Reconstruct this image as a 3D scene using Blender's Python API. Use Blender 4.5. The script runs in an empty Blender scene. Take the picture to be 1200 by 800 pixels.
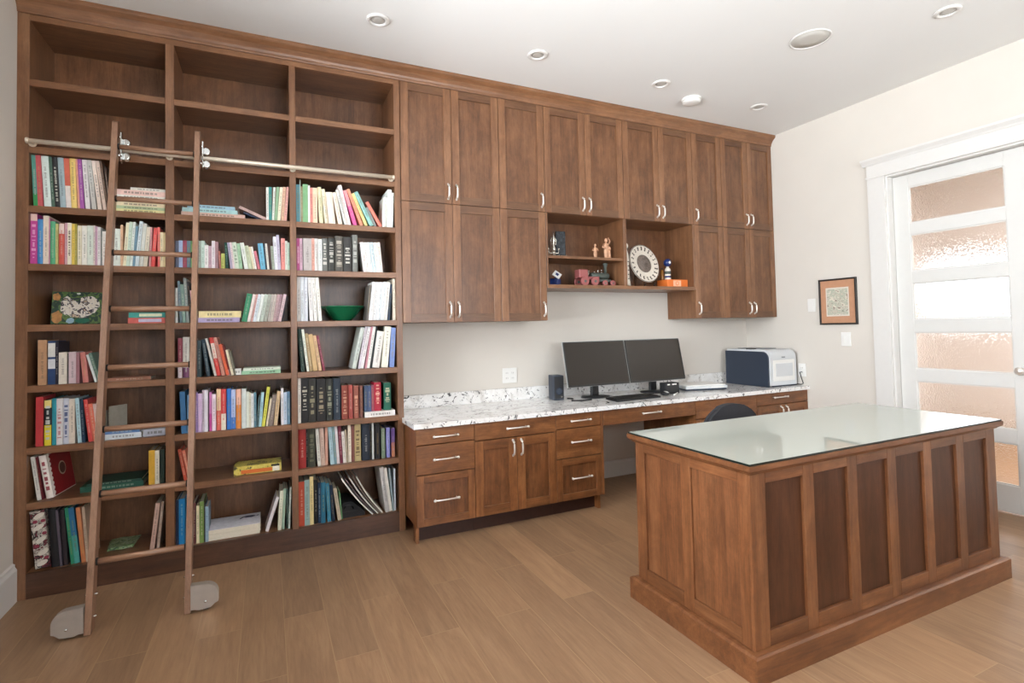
import bpy, bmesh, math, random
from mathutils import Vector, Matrix
random.seed(7)
C = bpy.context.scene.collection
PI = math.pi

# ------------------------------------------------------------------ dimensions
XR = 5.488            # right wall
H = 3.05              # ceiling
YB = -6.2             # wall behind the camera
YF = -0.36            # face of the bookcase
SHELF = {1: 2.618, 2: 2.272, 3: 1.9676, 4: 1.6708, 5: 1.3611, 6: 1.0537, 7: .7444, 8: .4705, 9: .1242}
BAY = {1: (.05, .636), 2: (.678, 1.272), 3: (1.308, 1.91)}
ST = .035             # shelf thickness

# ------------------------------------------------------------------ materials
def lin(h):
    if isinstance(h, str):
        c = [int(h[i:i+2], 16)/255 for i in (0, 2, 4)]
    else:
        c = list(h)
    return tuple((v/12.92 if v <= .04045 else ((v+.055)/1.055)**2.4) for v in c) + (1,)

def newmat(name):
    m = bpy.data.materials.new(name); m.use_nodes = True
    nt = m.node_tree
    return m, nt, nt.nodes['Principled BSDF']

def N(nt, t, **kw):
    n = nt.nodes.new(t)
    for k, v in kw.items():
        if k in n.inputs: n.inputs[k].default_value = v
        else: setattr(n, k, v)
    return n

def ramp(nt, fac, stops):
    r = nt.nodes.new('ShaderNodeValToRGB')
    e = r.color_ramp.elements
    while len(e) < len(stops): e.new(.5)
    for i, (p, c) in enumerate(stops):
        e[i].position = p; e[i].color = c
    nt.links.new(fac, r.inputs[0])
    return r

def mix(nt, kind, fac, a, b):
    m = nt.nodes.new('ShaderNodeMix'); m.data_type = 'RGBA'; m.blend_type = kind
    for i, v in ((0, fac), (6, a), (7, b)):
        if hasattr(v, 'is_output') or isinstance(v, bpy.types.NodeSocket): nt.links.new(v, m.inputs[i])
        else: m.inputs[i].default_value = v
    return m.outputs[2]

def plain(name, col, rough=.5, metal=0, coat=0, var=.0, spec=.5, scale=30, bump=0):
    m, nt, b = newmat(name)
    b.inputs['Roughness'].default_value = rough
    b.inputs['Metallic'].default_value = metal
    b.inputs['Coat Weight'].default_value = coat
    b.inputs['Specular IOR Level'].default_value = spec
    c = lin(col)
    tc = N(nt, 'ShaderNodeTexCoord')
    no = N(nt, 'ShaderNodeTexNoise', Scale=scale, Detail=4)
    nt.links.new(tc.outputs['Object'], no.inputs['Vector'])
    d = tuple(max(0, v*(1-var)) for v in c[:3]) + (1,)
    l = tuple(min(1, v*(1+var)) for v in c[:3]) + (1,)
    r = ramp(nt, no.outputs['Fac'], [(.3, d), (.7, l)])
    nt.links.new(r.outputs[0], b.inputs['Base Color'])
    if bump:
        bp = N(nt, 'ShaderNodeBump', Strength=bump, Distance=.002)
        nt.links.new(no.outputs['Fac'], bp.inputs['Height']); nt.links.new(bp.outputs[0], b.inputs['Normal'])
    return m

def wood(name, dark, mid, light, axis, rough=.36, blotch=.28, spec=.5, coat=.15):
    m, nt, b = newmat(name)
    tc = N(nt, 'ShaderNodeTexCoord'); geo = N(nt, 'ShaderNodeNewGeometry'); oi = N(nt, 'ShaderNodeObjectInfo')
    add = N(nt, 'ShaderNodeMath', operation='MULTIPLY_ADD'); add.inputs[1].default_value = 7.3
    nt.links.new(geo.outputs['Random Per Island'], add.inputs[0]); nt.links.new(oi.outputs['Random'], add.inputs[2])
    mul = N(nt, 'ShaderNodeMath', operation='MULTIPLY'); mul.inputs[1].default_value = 5.1
    nt.links.new(add.outputs[0], mul.inputs[0])
    va = N(nt, 'ShaderNodeVectorMath', operation='ADD')
    nt.links.new(tc.outputs['Object'], va.inputs[0]); nt.links.new(mul.outputs[0], va.inputs[1])
    mp = N(nt, 'ShaderNodeMapping')
    s = [1, 1, 1]; s['xyz'.index(axis)] = .07
    mp.inputs['Scale'].default_value = s
    nt.links.new(va.outputs[0], mp.inputs['Vector'])
    n1 = N(nt, 'ShaderNodeTexNoise', Scale=22, Detail=9, Roughness=.72, Distortion=.5)
    n2 = N(nt, 'ShaderNodeTexNoise', Scale=170, Detail=4, Roughness=.7)
    nt.links.new(mp.outputs[0], n1.inputs['Vector']); nt.links.new(mp.outputs[0], n2.inputs['Vector'])
    mb = N(nt, 'ShaderNodeMapping'); s2 = [1, 1, 1]; s2['xyz'.index(axis)] = .6; mb.inputs['Scale'].default_value = s2
    nt.links.new(va.outputs[0], mb.inputs['Vector'])
    n3 = N(nt, 'ShaderNodeTexNoise', Scale=8, Detail=8, Roughness=.75, Distortion=.3)
    nt.links.new(mb.outputs[0], n3.inputs['Vector'])
    r = ramp(nt, n1.outputs['Fac'], [(.22, dark), (.5, mid), (.8, light)])
    r3 = ramp(nt, n3.outputs['Fac'], [(.34, (1-blotch, (1-blotch)*.97, (1-blotch)*.97, 1)), (.62, (1, 1, 1, 1))])
    r2 = ramp(nt, n2.outputs['Fac'], [(.3, (.72, .7, .68, 1)), (.55, (1, 1, 1, 1))])
    c = mix(nt, 'MULTIPLY', 1., r.outputs[0], r3.outputs[0])
    c = mix(nt, 'MULTIPLY', .8, c, r2.outputs[0])
    # board to board tone
    rb = ramp(nt, geo.outputs['Random Per Island'], [(0, (.8, .8, .8, 1)), (1, (1.12, 1.1, 1.08, 1))])
    c = mix(nt, 'MULTIPLY', .8, c, rb.outputs[0])
    nt.links.new(c, b.inputs['Base Color'])
    b.inputs['Roughness'].default_value = rough
    b.inputs['Specular IOR Level'].default_value = spec
    b.inputs['Coat Weight'].default_value = coat; b.inputs['Coat Roughness'].default_value = .25
    bp = N(nt, 'ShaderNodeBump', Strength=.12, Distance=.001)
    nt.links.new(n2.outputs['Fac'], bp.inputs['Height']); nt.links.new(bp.outputs[0], b.inputs['Normal'])
    return m

M = {}
WD, WM, WL = lin('65432c'), lin('865d3f'), lin('9f7656')
for ax in 'xyz':
    M['wood_'+ax] = wood('stained_wood_grain_'+ax, WD, WM, WL, ax)
M['desk_y'] = wood('desk_wood_grain_y', lin('532f1a'), lin('794b2b'), lin('966540'), 'y', blotch=.4, rough=.4)
for ax in 'xz':
    M['panel_'+ax] = wood('stained_wood_panel_'+ax, lin('5c3b27'), lin('7e5538'), lin('976c4b'), ax, blotch=.42)
    M['desk_'+ax] = wood('desk_wood_'+ax, lin('532f1a'), lin('794b2b'), lin('966540'), ax, blotch=.4, rough=.4)
M['deskpanel_z'] = wood('desk_wood_panel', lin('4e2d19'), lin('72472a'), lin('8c5e3c'), 'z', blotch=.45, rough=.4)
for ax in 'xz':
    M['base_'+ax] = wood('base_cabinet_wood_'+ax, lin('60381d'), lin('8a5730'), lin('a87347'), ax, blotch=.45, rough=.4)  # desk wood made lighter, the stronger light there put into the colour
M['basepanel_z'] = wood('base_cabinet_panel', lin('58321b'), lin('7f4f2c'), lin('9a6840'), 'z', blotch=.5, rough=.4)  # same extra light put into the panel colour
M['darkpanel'] = wood('dark_stained_panel', lin('37200f'), lin('4b2c1a'), lin('5e3a25'), 'z', rough=.4, blotch=.3, spec=.3, coat=.05)  # island's long front panels, darker wood than the end panels
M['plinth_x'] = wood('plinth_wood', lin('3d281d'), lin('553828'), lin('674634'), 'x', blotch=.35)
M['ladder_wood'] = wood('ladder_wood', lin('7d5a44'), lin('a07a60'), lin('b69078'), 'z', blotch=.2)
M['ladder_rung'] = wood('ladder_rung_wood', lin('7d5a44'), lin('a07a60'), lin('b69078'), 'x', blotch=.2)
M['rail_x'] = wood('stained_wood_rail', lin('573826'), lin('745036'), lin('8c674a'), 'x')
M['toe'] = plain('dark_toe_kick_wood', '3a2118', .5, var=.15)

def floor_mat():
    m, nt, b = newmat('oak_plank_floor')
    tc = N(nt, 'ShaderNodeTexCoord')
    sep = N(nt, 'ShaderNodeSeparateXYZ'); com = N(nt, 'ShaderNodeCombineXYZ')
    nt.links.new(tc.outputs['Object'], sep.inputs[0])
    nt.links.new(sep.outputs['Y'], com.inputs['X']); nt.links.new(sep.outputs['X'], com.inputs['Y'])
    br = N(nt, 'ShaderNodeTexBrick', Scale=1., offset=.37, offset_frequency=2)
    br.inputs['Color1'].default_value = (0, 0, 0, 1); br.inputs['Color2'].default_value = (1, 1, 1, 1)
    br.inputs['Mortar'].default_value = (.5, .5, .5, 1)
    br.inputs['Mortar Size'].default_value = .0017; br.inputs['Mortar Smooth'].default_value = .4
    br.inputs['Brick Width'].default_value = 1.15; br.inputs['Row Height'].default_value = .172
    nt.links.new(com.outputs[0], br.inputs['Vector'])
    mp = N(nt, 'ShaderNodeMapping'); mp.inputs['Scale'].default_value = (1, .09, 1)
    off = N(nt, 'ShaderNodeVectorMath', operation='MULTIPLY_ADD')
    off.inputs[1].default_value = (9, 9, 9)
    nt.links.new(br.outputs['Color'], off.inputs[0]); nt.links.new(tc.outputs['Object'], off.inputs[2])
    nt.links.new(off.outputs[0], mp.inputs['Vector'])
    n1 = N(nt, 'ShaderNodeTexNoise', Scale=11, Detail=9, Roughness=.7, Distortion=1.6)
    n2 = N(nt, 'ShaderNodeTexNoise', Scale=90, Detail=4)
    nt.links.new(mp.outputs[0], n1.inputs['Vector']); nt.links.new(mp.outputs[0], n2.inputs['Vector'])
    r = ramp(nt, n1.outputs['Fac'], [(.25, lin('896a50')), (.5, lin('99785b')), (.75, lin('a88767'))])
    rb = ramp(nt, br.outputs['Color'], [(0, (.82, .82, .825, 1)), (1, (1.1, 1.08, 1.05, 1))])
    c = mix(nt, 'MULTIPLY', .85, r.outputs[0], rb.outputs[0])
    r2 = ramp(nt, n2.outputs['Fac'], [(.3, (.82, .8, .78, 1)), (.6, (1, 1, 1, 1))])
    c = mix(nt, 'MULTIPLY', .7, c, r2.outputs[0])
    c = mix(nt, 'MIX', br.outputs['Fac'], c, lin('a58664'))
    nt.links.new(c, b.inputs['Base Color'])
    b.inputs['Roughness'].default_value = .38
    b.inputs['Specular IOR Level'].default_value = .4
    bp = N(nt, 'ShaderNodeBump', Strength=.15, Distance=.002, invert=True)
    nt.links.new(br.outputs['Fac'], bp.inputs['Height']); nt.links.new(bp.outputs[0], b.inputs['Normal'])
    return m
M['floor'] = floor_mat()
M['wall'] = plain('painted_wall', 'd6d0c7', .7, var=.015, scale=3, spec=.2)
M['ceiling'] = plain('painted_ceiling', 'e4e4e2', .8, var=.01, scale=2, spec=.2)
M['hallwall'] = plain('hall_wall_paint', 'dcd6d2', .7, var=.03, scale=2)
M['trim'] = plain('white_trim_paint', 'dad8d4', .35, var=.01)
M['doorpaint'] = plain('white_door_paint', 'd6d5d1', .35, var=.01)

def granite():
    m, nt, b = newmat('white_granite')
    tc = N(nt, 'ShaderNodeTexCoord')
    n0 = N(nt, 'ShaderNodeTexNoise', Scale=5, Detail=6, Roughness=.65, Distortion=1.5)
    n1 = N(nt, 'ShaderNodeTexNoise', Scale=26, Detail=8, Roughness=.7, Distortion=.8)
    n2 = N(nt, 'ShaderNodeTexNoise', Scale=13, Detail=7, Roughness=.7, Distortion=2.2)
    for n in (n0, n1, n2): nt.links.new(tc.outputs['Object'], n.inputs['Vector'])
    base = ramp(nt, n0.outputs['Fac'], [(.33, lin('c9c4be')), (.46, lin('e9e7e4')), (.65, lin('f2f1ef'))])
    sp = ramp(nt, n1.outputs['Fac'], [(.37, lin('575250')), (.41, (1, 1, 1, 1))])
    bl = ramp(nt, n2.outputs['Fac'], [(.385, lin('1d1b1b')), (.415, (1, 1, 1, 1))])
    c = mix(nt, 'MULTIPLY', .75, base.outputs[0], sp.outputs[0])
    c = mix(nt, 'MULTIPLY', .95, c, bl.outputs[0])
    nt.links.new(c, b.inputs['Base Color'])
    b.inputs['Roughness'].default_value = .12
    return m
M['granite'] = granite()

def reeded():
    m, nt, b = newmat('textured_door_glass')
    b.inputs['Transmission Weight'].default_value = 1
    b.inputs['Base Color'].default_value = (.97, .97, .97, 1)
    b.inputs['Roughness'].default_value = .06; b.inputs['IOR'].default_value = 1.3
    tc = N(nt, 'ShaderNodeTexCoord')
    v = N(nt, 'ShaderNodeTexVoronoi', Scale=150, feature='SMOOTH_F1')
    nt.links.new(tc.outputs['Object'], v.inputs['Vector'])
    bp = N(nt, 'ShaderNodeBump', Strength=.6, Distance=.003)
    nt.links.new(v.outputs['Distance'], bp.inputs['Height']); nt.links.new(bp.outputs[0], b.inputs['Normal'])
    return m
M['doorglass'] = reeded()

def winglass():
    m = bpy.data.materials.new('window_glass'); m.use_nodes = True; nt = m.node_tree
    nt.nodes.clear()
    o = N(nt, 'ShaderNodeOutputMaterial'); t = N(nt, 'ShaderNodeBsdfTransparent'); g = N(nt, 'ShaderNodeBsdfGlossy', Roughness=.02)
    f = N(nt, 'ShaderNodeFresnel', IOR=1.45); x = N(nt, 'ShaderNodeMixShader')
    nt.links.new(f.outputs[0], x.inputs[0]); nt.links.new(t.outputs[0], x.inputs[1]); nt.links.new(g.outputs[0], x.inputs[2])
    nt.links.new(x.outputs[0], o.inputs[0])
    return m
M['winglass'] = winglass()
M['steel'] = plain('satin_nickel', 'ece6de', .32, metal=.65)
M['rail'] = plain('polished_rail', 'e2d6c4', .35, metal=.45)
M['guard'] = plain('brushed_guard_plate', 'b4aca3', .45, metal=.6, var=.04)
M['chrome'] = plain('chrome', 'dcdedc', .12, metal=1)
M['white'] = plain('white_plastic', 'e6e5e1', .4)
M['paper'] = plain('page_block_paper', 'd8cfbc', .8, var=.06, scale=200)
M['black'] = plain('black_plastic', '17181b', .4)
M['rubber'] = plain('black_rubber', '151515', .7)
M['screen'] = plain('switched_off_screen', '302b26', .35, spec=.25)
M['bezel'] = plain('monitor_bezel', '1f1e1e', .35)
M['silverback'] = plain('silver_plastic', 'b9b9b6', .35)
M['navy'] = plain('navy_plastic', '26303f', .45)
M['printer'] = plain('pale_grey_plastic', 'cfd2d4', .4)
M['printerdark'] = plain('mid_grey_plastic', '7d8288', .4)
M['chairfab'] = plain('charcoal_chair_fabric', '2c2c30', .9, var=.15, scale=300, bump=.3)
M['bowl'] = plain('green_glazed_ceramic', '0d6b45', .15, coat=.5)
M['tablet'] = plain('glass_topped_light_surface', 'b2b7ae', .0, spec=.45)
M['glassedge'] = plain('dark_glass_edge', '1c2420', .1)
M['tan'] = plain('carved_pale_wood', 'c79878', .6, var=.12)
M['silver'] = plain('silver_ornament', 'd6d2c8', .25, metal=.8)
M['crystal'] = plain('dark_etched_glass', '3c4146', .15, var=.4, scale=60)
M['blue'] = plain('navy_blue_lacquer', '1c2f66', .3)
M['orange'] = plain('orange_card', 'd9702c', .6)
M['salmon'] = plain('pale_orange_print', 'eeb391', .6)
M['pinkred'] = plain('faded_red_paint', '9a5654', .5)
M['modelgrey'] = plain('grey_green_metal', '4e5650', .45)
M['cream'] = plain('cream_ceramic', 'd8cfc2', .4, var=.04)
M['glyph'] = plain('dark_brown_print', '473c37', .6)
M['relief'] = plain('brown_stone_relief', '6b5f57', .8, var=.4, scale=70, bump=1.)
M['grey_slot'] = plain('socket_slot', '9a9894', .6)
M['amber'] = plain('amber_glass', '8a5a22', .15)
M['mat'] = plain('terracotta_mount', 'bd8c6c', .8, var=.05)
M['frameblack'] = plain('black_frame_wood', '241f1c', .35)

def print_mat(name, cols, scale=22, seed=0., sharp=.06):
    m, nt, b = newmat(name)
    tc = N(nt, 'ShaderNodeTexCoord'); mp = N(nt, 'ShaderNodeMapping'); mp.inputs['Location'].default_value = (seed, seed*2, seed*3)
    nt.links.new(tc.outputs['Object'], mp.inputs['Vector'])
    n = N(nt, 'ShaderNodeTexNoise', Scale=scale, Detail=5, Roughness=.6, Distortion=.8)
    nt.links.new(mp.outputs[0], n.inputs['Vector'])
    k = len(cols); st = []
    for i, c in enumerate(cols):
        p = .3+.4*i/k
        st.append((p, lin(c)))
        if i < k-1: st.append((.3+.4*(i+1)/k-sharp*.3, lin(c)))
    r = ramp(nt, n.outputs['Fac'], st)
    nt.links.new(r.outputs[0], b.inputs['Base Color']); b.inputs['Roughness'].default_value = .4
    return m

_cov = {}
def cover(hexc):
    if hexc not in _cov:
        _cov[hexc] = plain('cover_'+hexc, hexc, .5, var=.09, scale=45, spec=.35)
    return _cov[hexc]

# ------------------------------------------------------------------ mesh builder
class B:
    def __init__(s, *mats):
        s.bm = bmesh.new(); s.mats = []; s.cur = 0; s.smooth = False
        if mats: s.use(mats[0])
    def use(s, m):
        m = M[m] if isinstance(m, str) else m
        if m not in s.mats: s.mats.append(m)
        s.cur = s.mats.index(m); return s
    def _fin(s, faces):
        for f in faces: f.material_index = s.cur; f.smooth = s.smooth
    def box(s, x0, x1, y0, y1, z0, z1, bev=0, mt=None):
        before = set(s.bm.faces) if bev else None
        P = [Vector((x, y, z)) for x in (x0, x1) for y in (y0, y1) for z in (z0, z1)]
        if mt is not None: P = [mt @ p for p in P]
        v = [s.bm.verts.new(p) for p in P]
        idx = [(0, 1, 3, 2), (4, 6, 7, 5), (0, 4, 5, 1), (2, 3, 7, 6), (0, 2, 6, 4), (1, 5, 7, 3)]
        fs = [s.bm.faces.new([v[i] for i in q]) for q in idx]
        if bev:
            ed = set(e for f in fs for e in f.edges)
            r = bmesh.ops.bevel(s.bm, geom=list(ed), offset=bev, segments=1, affect='EDGES', profile=.5)
            fs = [f for f in s.bm.faces if f not in before]
        s._fin(fs); return s
    def prism(s, pts, axis, a0, a1, mt=None):
        # pts: 2D; axis x -> (y,z), y -> (x,z), z -> (x,y)
        def P(p, a):
            q = {'x': (a, p[0], p[1]), 'y': (p[0], a, p[1]), 'z': (p[0], p[1], a)}[axis]
            q = Vector(q); return mt @ q if mt is not None else q
        A = [s.bm.verts.new(P(p, a0)) for p in pts]; Bv = [s.bm.verts.new(P(p, a1)) for p in pts]
        n = len(pts); fs = []
        for i in range(n):
            fs.append(s.bm.faces.new((A[i], A[(i+1) % n], Bv[(i+1) % n], Bv[i])))
        fs.append(s.bm.faces.new(A[::-1])); fs.append(s.bm.faces.new(Bv))
        s._fin(fs); 
        fs[-1].smooth = fs[-2].smooth = False
        return s
    def lathe(s, prof, c=(0, 0, 0), seg=24, mt=None, axis='z', caps=True):
        sm = s.smooth; s.smooth = True
        rings = []
        for r, z in prof:
            ring = []
            for i in range(seg):
                a = 2*PI*i/seg
                q = {'z': (r*math.cos(a), r*math.sin(a), z), 'y': (r*math.cos(a), z, r*math.sin(a)), 'x': (z, r*math.cos(a), r*math.sin(a))}[axis]
                q = Vector(q)
                if mt is not None: q = mt @ q
                ring.append(s.bm.verts.new(q+Vector(c)))
            rings.append(ring)
        fs = []
        for a, b in zip(rings, rings[1:]):
            for i in range(seg):
                fs.append(s.bm.faces.new((a[i], a[(i+1) % seg], b[(i+1) % seg], b[i])))
        s._fin(fs); s.smooth = False
        if not caps: s.smooth = sm; return s
        caps = [s.bm.faces.new(rings[0][::-1]), s.bm.faces.new(rings[-1])]
        s._fin(caps); s.smooth = sm; return s
    def tube(s, pts, r, seg=8):
        sm = s.smooth; s.smooth = True
        pts = [Vector(p) for p in pts]; rings = []
        for i, p in enumerate(pts):
            d = (pts[min(i+1, len(pts)-1)]-pts[max(i-1, 0)]).normalized()
            up = Vector((0, 0, 1)) if abs(d.z) < .9 else Vector((0, 1, 0))
            a = d.cross(up).normalized(); b = a.cross(d)
            rr = r[i] if isinstance(r, (list, tuple)) else r
            rings.append([s.bm.verts.new(p+(a*math.cos(2*PI*k/seg)+b*math.sin(2*PI*k/seg))*rr) for k in range(seg)])
        fs = []
        for a, b in zip(rings, rings[1:]):
            for i in range(seg): fs.append(s.bm.faces.new((a[i], a[(i+1) % seg], b[(i+1) % seg], b[i])))
        fs += [s.bm.faces.new(rings[0][::-1]), s.bm.faces.new(rings[-1])]
        s._fin(fs); s.smooth = sm; return s
    def ball(s, c, r, sc=(1, 1, 1), seg=14):
        pr = [(max(.0004, r*math.sin(PI*i/8)), -r*math.cos(PI*i/8)) for i in range(9)]
        return s.lathe(pr, c, seg, Matrix.Diagonal(Vector(sc)).to_3x3())
    def build(s, name, parent=None, origin=None, mat4=None):
        bmesh.ops.recalc_face_normals(s.bm, faces=s.bm.faces)
        o0 = Vector(origin) if origin is not None else (Vector(parent['org']) if parent is not None and 'org' in parent else Vector((0, 0, 0)))
        if o0.length: bmesh.ops.translate(s.bm, verts=s.bm.verts, vec=-o0)
        me = bpy.data.meshes.new(name); s.bm.to_mesh(me); s.bm.free()
        for m in s.mats: me.materials.append(m)
        o = bpy.data.objects.new(name, me); C.objects.link(o)
        if parent is not None:
            o.parent = parent; ORG[o.name] = o0
        else:
            o.location = o0; ORG[o.name] = o0
        return o
ORG = {}
_build = B.build
def build(s, name, parent=None, origin=None):
    o0 = origin if origin is not None else (ORG[parent.name] if parent is not None else (0, 0, 0))
    return _build(s, name, parent, o0)
B.build = build

def tag(o, label=None, cat=None, group=None, kind=None):
    if label: o['label'] = label
    if cat: o['category'] = cat
    if group: o['group'] = group
    if kind: o['kind'] = kind
    return o
def thing(name, label, cat, loc, group=None):
    o = bpy.data.objects.new(name, None); C.objects.link(o); o.location = loc
    o.empty_display_size = .05
    ORG[o.name] = Vector(loc)
    return tag(o, label, cat, group)
def struct(b, name, parent=None, label=None):
    o = b.build(name, parent)
    if parent is None: o['kind'] = 'structure'
    return o

# ------------------------------------------------------------------ the room
struct(B('floor').box(-.15, 9.0, YB-.15, .15, -.12, 0), 'floor')
struct(B('ceiling').box(-.15, 9.0, YB-.15, .15, H, H+.12), 'ceiling')
struct(B('wall').box(-.15, XR+.14, 0, .15, 0, H), 'wall_back')
# left wall with a tall window beside the camera
LW = (-4.4, -1.15, 1.0, 2.8)
b = B('wall'); b.box(-.15, 0, LW[1], 0, 0, H); b.box(-.15, 0, YB, LW[0], 0, H); b.box(-.15, 0, LW[0], LW[1], 0, LW[2]); b.box(-.15, 0, LW[0], LW[1], LW[3], H)
struct(b, 'wall_left')
RW = (1.2, 4.4, .75, 2.6)
b = B('wall'); b.box(-.15, RW[0], YB-.15, YB, 0, H); b.box(RW[1], XR+.14, YB-.15, YB, 0, H); b.box(RW[0], RW[1], YB-.15, YB, 0, RW[2]); b.box(RW[0], RW[1], YB-.15, YB, RW[3], H)
struct(b, 'wall_rear')
DY0, DY1, DZ = -2.96, -1.36, 2.405
b = B('wall'); b.box(XR, XR+.14, DY1, 0, 0, H); b.box(XR, XR+.14, YB, DY0, 0, H); b.box(XR, XR+.14, DY0, DY1, DZ, H)
struct(b, 'wall_right')
# hall beyond the glazed door
HX = 8.6
HW = (-2.4, -.02, 1.30, 1.95)
b = B('hallwall'); b.box(HX, HX+.15, YB, HW[0], 0, H); b.box(HX, HX+.15, HW[1], .15, 0, H); b.box(HX, HX+.15, HW[0], HW[1], 0, HW[2]); b.box(HX, HX+.15, HW[0], HW[1], HW[3], H)
struct(b, 'wall_hall')
struct(B('hallwall').box(XR+.14, HX, 0, .15, 0, H), 'wall_hall_end')
struct(B('hallwall').box(XR+.14, HX, YB-.15, YB, 0, H), 'wall_hall_rear')

def window(name, axis, pos, a0, a1, z0, z1, n):
    fr = B('trim'); w = .05; d0, d1 = pos-.04, pos+.04
    def bx(bb, u0, u1, zz0, zz1, e0=d0, e1=d1):
        if axis == 'x': bb.box(e0, e1, u0, u1, zz0, zz1)
        else: bb.box(u0, u1, e0, e1, zz0, zz1)
    bx(fr, a0, a1, z0, z0+w); bx(fr, a0, a1, z1-w, z1); bx(fr, a0, a0+w, z0+w, z1-w); bx(fr, a1-w, a1, z0+w, z1-w)
    for i in range(1, n):
        u = a0+(a1-a0)*i/n; bx(fr, u-.025, u+.025, z0+w, z1-w)
    o = struct(fr, name)
    for i in range(n):
        u0 = a0+(a1-a0)*i/n+.03; u1 = a0+(a1-a0)*(i+1)/n-.03
        g = B('winglass'); bx(g, u0, u1, z0+w, z1-w, pos-.003, pos+.003); g.build('pane', o)
window('window_1', 'x', -.08, LW[0], LW[1], LW[2], LW[3], 3)
window('window_2', 'y', YB-.08, RW[0], RW[1], RW[2], RW[3], 3)
window('window_3', 'x', HX+.08, HW[0], HW[1], HW[2], HW[3], 2)

def base_prof(b, axis, a0, a1, face, sgn, h=.18, t=.016):
    # board with a stepped top; face coordinate and direction into the room
    pts = [(face, 0), (face+sgn*t, 0), (face+sgn*t, h-.03), (face+sgn*t*.55, h-.018), (face+sgn*t*.55, h-.004), (face, h)]
    b.prism(pts, axis, a0, a1)
b = B('trim')
pts = [(0, 0), (.018, 0), (.018, .155), (.01, .17), (.01, .182), (0, .188)]
b.prism(pts, 'y', YB, -.362); struct(b, 'baseboard_left')
b = B('trim'); pts = [(-.001, 0), (-.017, 0), (-.017, .115), (-.009, .13), (-.001, .135)]
b.prism(pts, 'x', 3.312, 4.175); struct(b, 'baseboard_back')
for k, (a0, a1) in enumerate(((-1.225, -.63), (YB, -3.12))):
    b = B('trim'); pts = [(XR-q[0], q[1]) for q in ((0, 0), (.018, 0), (.018, .155), (.01, .17), (.01, .182), (0, .188))]
    b.prism(pts, 'y', a0, a1); struct(b, 'baseboard_right')
# door casing with cornice head
b = B('trim')
for s0, s1 in ((DY1, -1.232), (-3.09, DY0)):
    b.box(XR-.02, XR, s0, s1, 0, DZ, .002)
b.box(XR-.024, XR, -3.10, -1.222, DZ, DZ+.018, .002)
b.box(XR-.02, XR, -3.09, -1.232, DZ+.018, DZ+.105, .001)
prof = [(XR, DZ+.105), (XR-.024, DZ+.105), (XR-.03, DZ+.118), (XR-.05, DZ+.14), (XR-.052, DZ+.155), (XR, DZ+.155)]
b.prism(prof, 'y', -3.12, -1.202)
struct(b, 'trim_1')
b = B('trim')   # jamb lining
b.box(XR, XR+.14, DY1-.012, DY1, 0, DZ-.012); b.box(XR, XR+.14, DY0, DY0+.012, 0, DZ-.012); b.box(XR, XR+.14, DY0, DY1, DZ-.012, DZ)
struct(b, 'trim_2')
# glazed six light doors
def door(name, y0, y1, knob):
    X0, X1 = XR+.062, XR+.102
    p0 = y0+.105; p1 = y1-.105
    b = B('doorpaint'); z0, z1 = .012, DZ-.016
    b.box(X0, X1, y0, p0, z0, z1, .002); b.box(X0, X1, p1, y1, z0, z1, .002)
    zs = [(.19, .465), (.557, .831), (.922, 1.195), (1.290, 1.563), (1.655, 1.930), (2.018, 2.292)]
    e = z0
    for a, c in zs:
        b.box(X0, X1, p0, p1, e, a, .002); e = c
    b.box(X0, X1, p0, p1, e, z1, .002)
    o = struct(b, name)
    for a, c in zs:
        B('doorglass').box(X0+.016, X0+.024, p0, p1, a, c).build('glass_pane', o)
        f = B('doorpaint')
        for q0, q1, r0, r1 in ((p0, p1, a, a+.008), (p0, p1, c-.008, c), (p0, p0+.008, a+.008, c-.008), (p1-.008, p1, a+.008, c-.008)):
            f.box(X0+.006, X0+.016, q0, q1, r0, r1)
        f.build('glazing_bead', o)
    k = B('steel'); k.lathe([(.02, 0), (.02, .006), (.009, .008), (.009, .03), (.022, .036), (.026, .046), (.02, .056), (.001, .058)], (X0, knob, .945), 20, Matrix.Rotation(PI, 3, 'Z'), 'x')
    k.build('door_knob', o)
door('door_1', -2.158, -1.374, -2.095)
door('door_2', -2.946, -2.162, -2.225)

# wall plates
def plate(label, cat, name, axis, u, z, w, h, kind):
    if axis == 'back': org = (u, -.001, z)
    else: org = (XR-.001, u, z)
    T = thing(name, label, cat, org)
    b = B('white')
    def bx(u0, u1, z0, z1, d0, d1, bb, bev=.0):
        if axis == 'back': bb.box(u+u0, u+u1, -.001-d1, -.001-d0, z+z0, z+z1, bev)
        else: bb.box(XR-.001-d1, XR-.001-d0, u+u0, u+u1, z+z0, z+z1, bev)
    bx(-w/2, w/2, -h/2, h/2, 0, .006, b, .0015); b.build('cover_plate', T)
    if kind == 'switch':
        n = 2 if w > .08 else 1
        for i in range(n):
            c = (i-(n-1)/2)*.045; r = B('white'); bx(c-.016, c+.016, -.033, .033, .006, .01, r, .001); r.build('rocker', T)
    else:
        n = 2 if w > .1 else 1
        for i in range(n):
            c = (i-(n-1)/2)*.05
            for s in (-.02, .02):
                r = B('white'); bx(c-.016, c+.016, s-.014, s+.014, .006, .008, r, .001)
                r.use('grey_slot'); bx(c-.008, c-.005, s-.006, s+.006, .008, .0085, r); bx(c+.005, c+.008, s-.006, s+.006, .008, .0085, r)
                r.build('socket', T)
plate('white double socket plate on the wall above the left granite worktop', 'wall socket', 'wall_socket', 'back', 2.875, .92, .125, .118, 'socket')
plate('white switch plate left of the framed print on the right wall', 'light switch', 'light_switch', 'right', -.713, 1.435, .072, .115, 'switch')
plate('white switch plate below the framed print near the door', 'light switch', 'light_switch', 'right', -1.005, 1.14, .082, .115, 'switch')
plate('white wall socket beside the printer at the worktop end', 'wall socket', 'wall_socket', 'right', -.60, .862, .072, .115, 'socket')

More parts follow.
